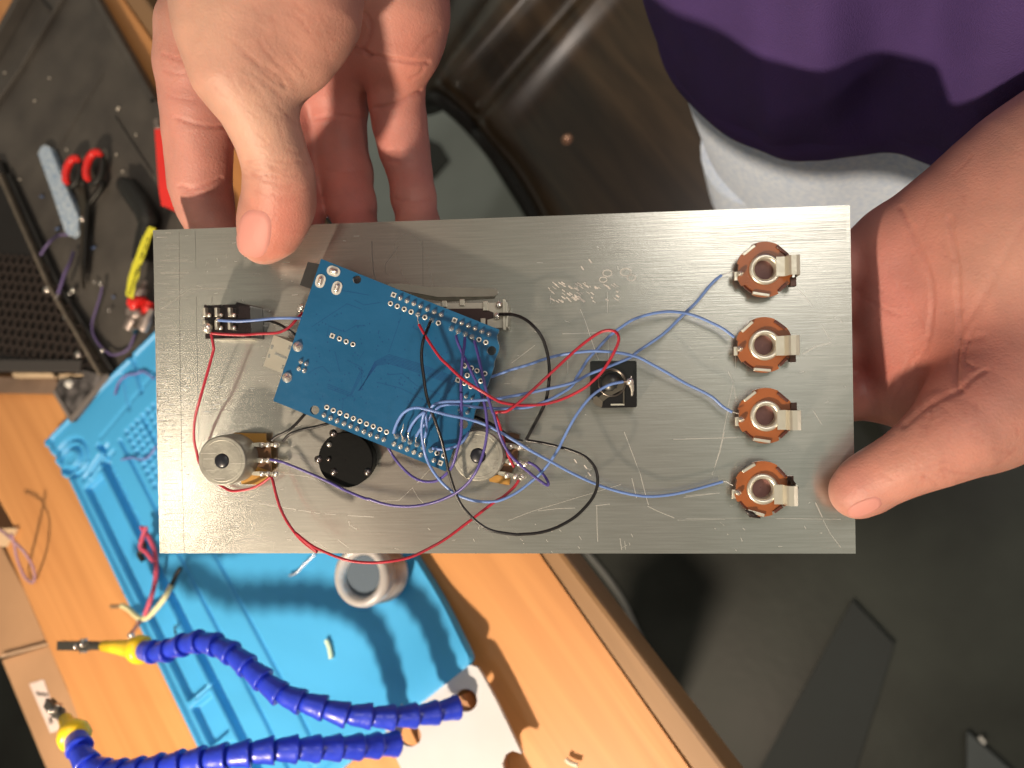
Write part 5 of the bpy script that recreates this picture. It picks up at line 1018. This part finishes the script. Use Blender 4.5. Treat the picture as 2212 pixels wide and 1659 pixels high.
# ---- clothes
def cloth(name, rings, m, label, sub=1, close=True, thick=.002, fold=None):
    n = len(rings[0]); vs = []
    for j, rg in enumerate(rings):
        for i, p in enumerate(rg):
            vs.append(Vector(p)+(fold(i/n, j) if fold else Vector()))
    o = MB().add(vs, [(j*n+i, j*n+(i+1)%n, (j+1)*n+(i+1)%n, (j+1)*n+i) for j in range(len(rings)-1) for i in range(n)]).build(name, m, person, label)
    sd = o.modifiers.new('thickness','SOLIDIFY'); sd.thickness = thick; sd.offset = -1
    return o
fabric = mat('purple_cotton', (.062,.032,.150), .85, var=.10, vs=30, bump=.5, bs=1500)
denim = mat('pale_denim', (.56,.70,.92), .85, var=.08, vs=300, bump=.7, bs=1600, col2=(.74,.83,.95))
front = [(1430,-160),(1420,-60),(1419,0),(1423,60),(1438,150),(1482,222),(1560,290),(1640,331),(1700,349),(1780,352),(1860,338),(1930,336),(1990,352),(2060,385),(2150,400),(2260,390),(2380,340),(2480,200),(2520,0),(2500,-140)]
fr3 = spline([P(*q,hemz) for q in front], 5)
a, b_ = fr3[0], fr3[-1]
bk3 = [b_.lerp(a,t_)+back*(.13*math.sin(math.pi*t_)**.6) for t_ in [k/30 for k in range(1,30)]]
hem = fr3+bk3; nH = len(hem); cen = sum(hem, Vector())/nH
def ringz(z, s_, sh=0): return [Vector(((p.x-cen.x)*s_+cen.x+back.x*sh, (p.y-cen.y)*s_+cen.y+back.y*sh, z)) for p in hem]
def sfold(u, j):
    a = u*2*math.pi; w = .0016*math.sin(a*13+j*.35)+.006*math.sin(a*5-j*.45+1)*(j>5)
    d = Vector((math.cos(a),math.sin(a),0)); return back*(-w if .02 < u < .6 else 0)*min(1,(j+.3)/4)
zz = [hemz, hemz+.0015, hemz+.008, hemz+.016, hemz+.0175, hemz+.020, hemz+.03, hemz+.045, hemz+.065, hemz+.09, hemz+.12, hemz+.16, hemz+.22, hemz+.30, hemz+.38, hemz+.46, hemz+.50]
ss = [.985, .995, 1.0, .997, .985, .990, .992, .99, .985, .98, .97, .95, .92, .90, .90, .80, .5]
sh = [0,0,0,0,0,0,.001,.003,.006,.01,.015,.022,.03,.03,.03,.03,.03]
cloth('shirt', [ringz(z,s_,h_) for z,s_,h_ in zip(zz,ss,sh)], fabric, None, fold=sfold)
for w1, w2 in ((shR,elR),(shL,elL)):
    a = Vector(w1[0]); b_ = Vector(w2[0]); m_ = a.lerp(b_,.55); MB().tube([a+(a-b_)*.15, a, m_], [.07,.072,.068], 20, cap=False).build('sleeve', fabric, person)
# jeans: hips then two legs
dn = MB()
def jr(z, s_): return [Vector(((p.x-cen.x)*s_+cen.x, (p.y-cen.y)*s_+cen.y, z)) for p in hem]
jz = [(hemz+.008,.88),(hemz-.004,.92),(hemz-.02,.942),(hemz-.06,.95),(hemz-.12,.945),(.60,.92)]
vs = [p for z,s_ in jz for p in jr(z,s_)]
dn.add(vs, [(j*nH+i, j*nH+(i+1)%nH, (j+1)*nH+(i+1)%nH, (j+1)*nH+i) for j in range(len(jz)-1) for i in range(nH)])
hw_ = (max((p-cen).dot(side_) for p in hem)-min((p-cen).dot(side_) for p in hem))/2
c1 = cen-side_*hw_*.46; c2 = cen+side_*hw_*.46
for c, s_ in ((c1,-1),(c2,1)):
    sp_ = [Vector((c.x,c.y,z)) for z in (.66,.60,.45,.25,.06)]
    dn.tube(sp_, [hw_*.40,hw_*.43,hw_*.38,.078,.075], 28)
j_ = dn.build('jeans', denim, person)
shoe = mat('shoe_leather', (.03,.03,.03), .5)
for c, s_ in ((c1,-1),(c2,1)):
    f0 = Vector((c.x,c.y,.045))+side_*.02*s_; MB().tube(spline([f0+back*.06, f0, f0-back*.10, f0-back*.17],5), [.035]*3+[.045]*9+[.038,.03,.02,.01], 14).build('shoe', shoe, person)
hair = MB().ball(Vector(bp_(0,.06,1.74,.1)[0]), .105, n=14); hair.build('hair', mat('brown_hair',(.05,.03,.02),.6,bump=.6,bs=300), person)
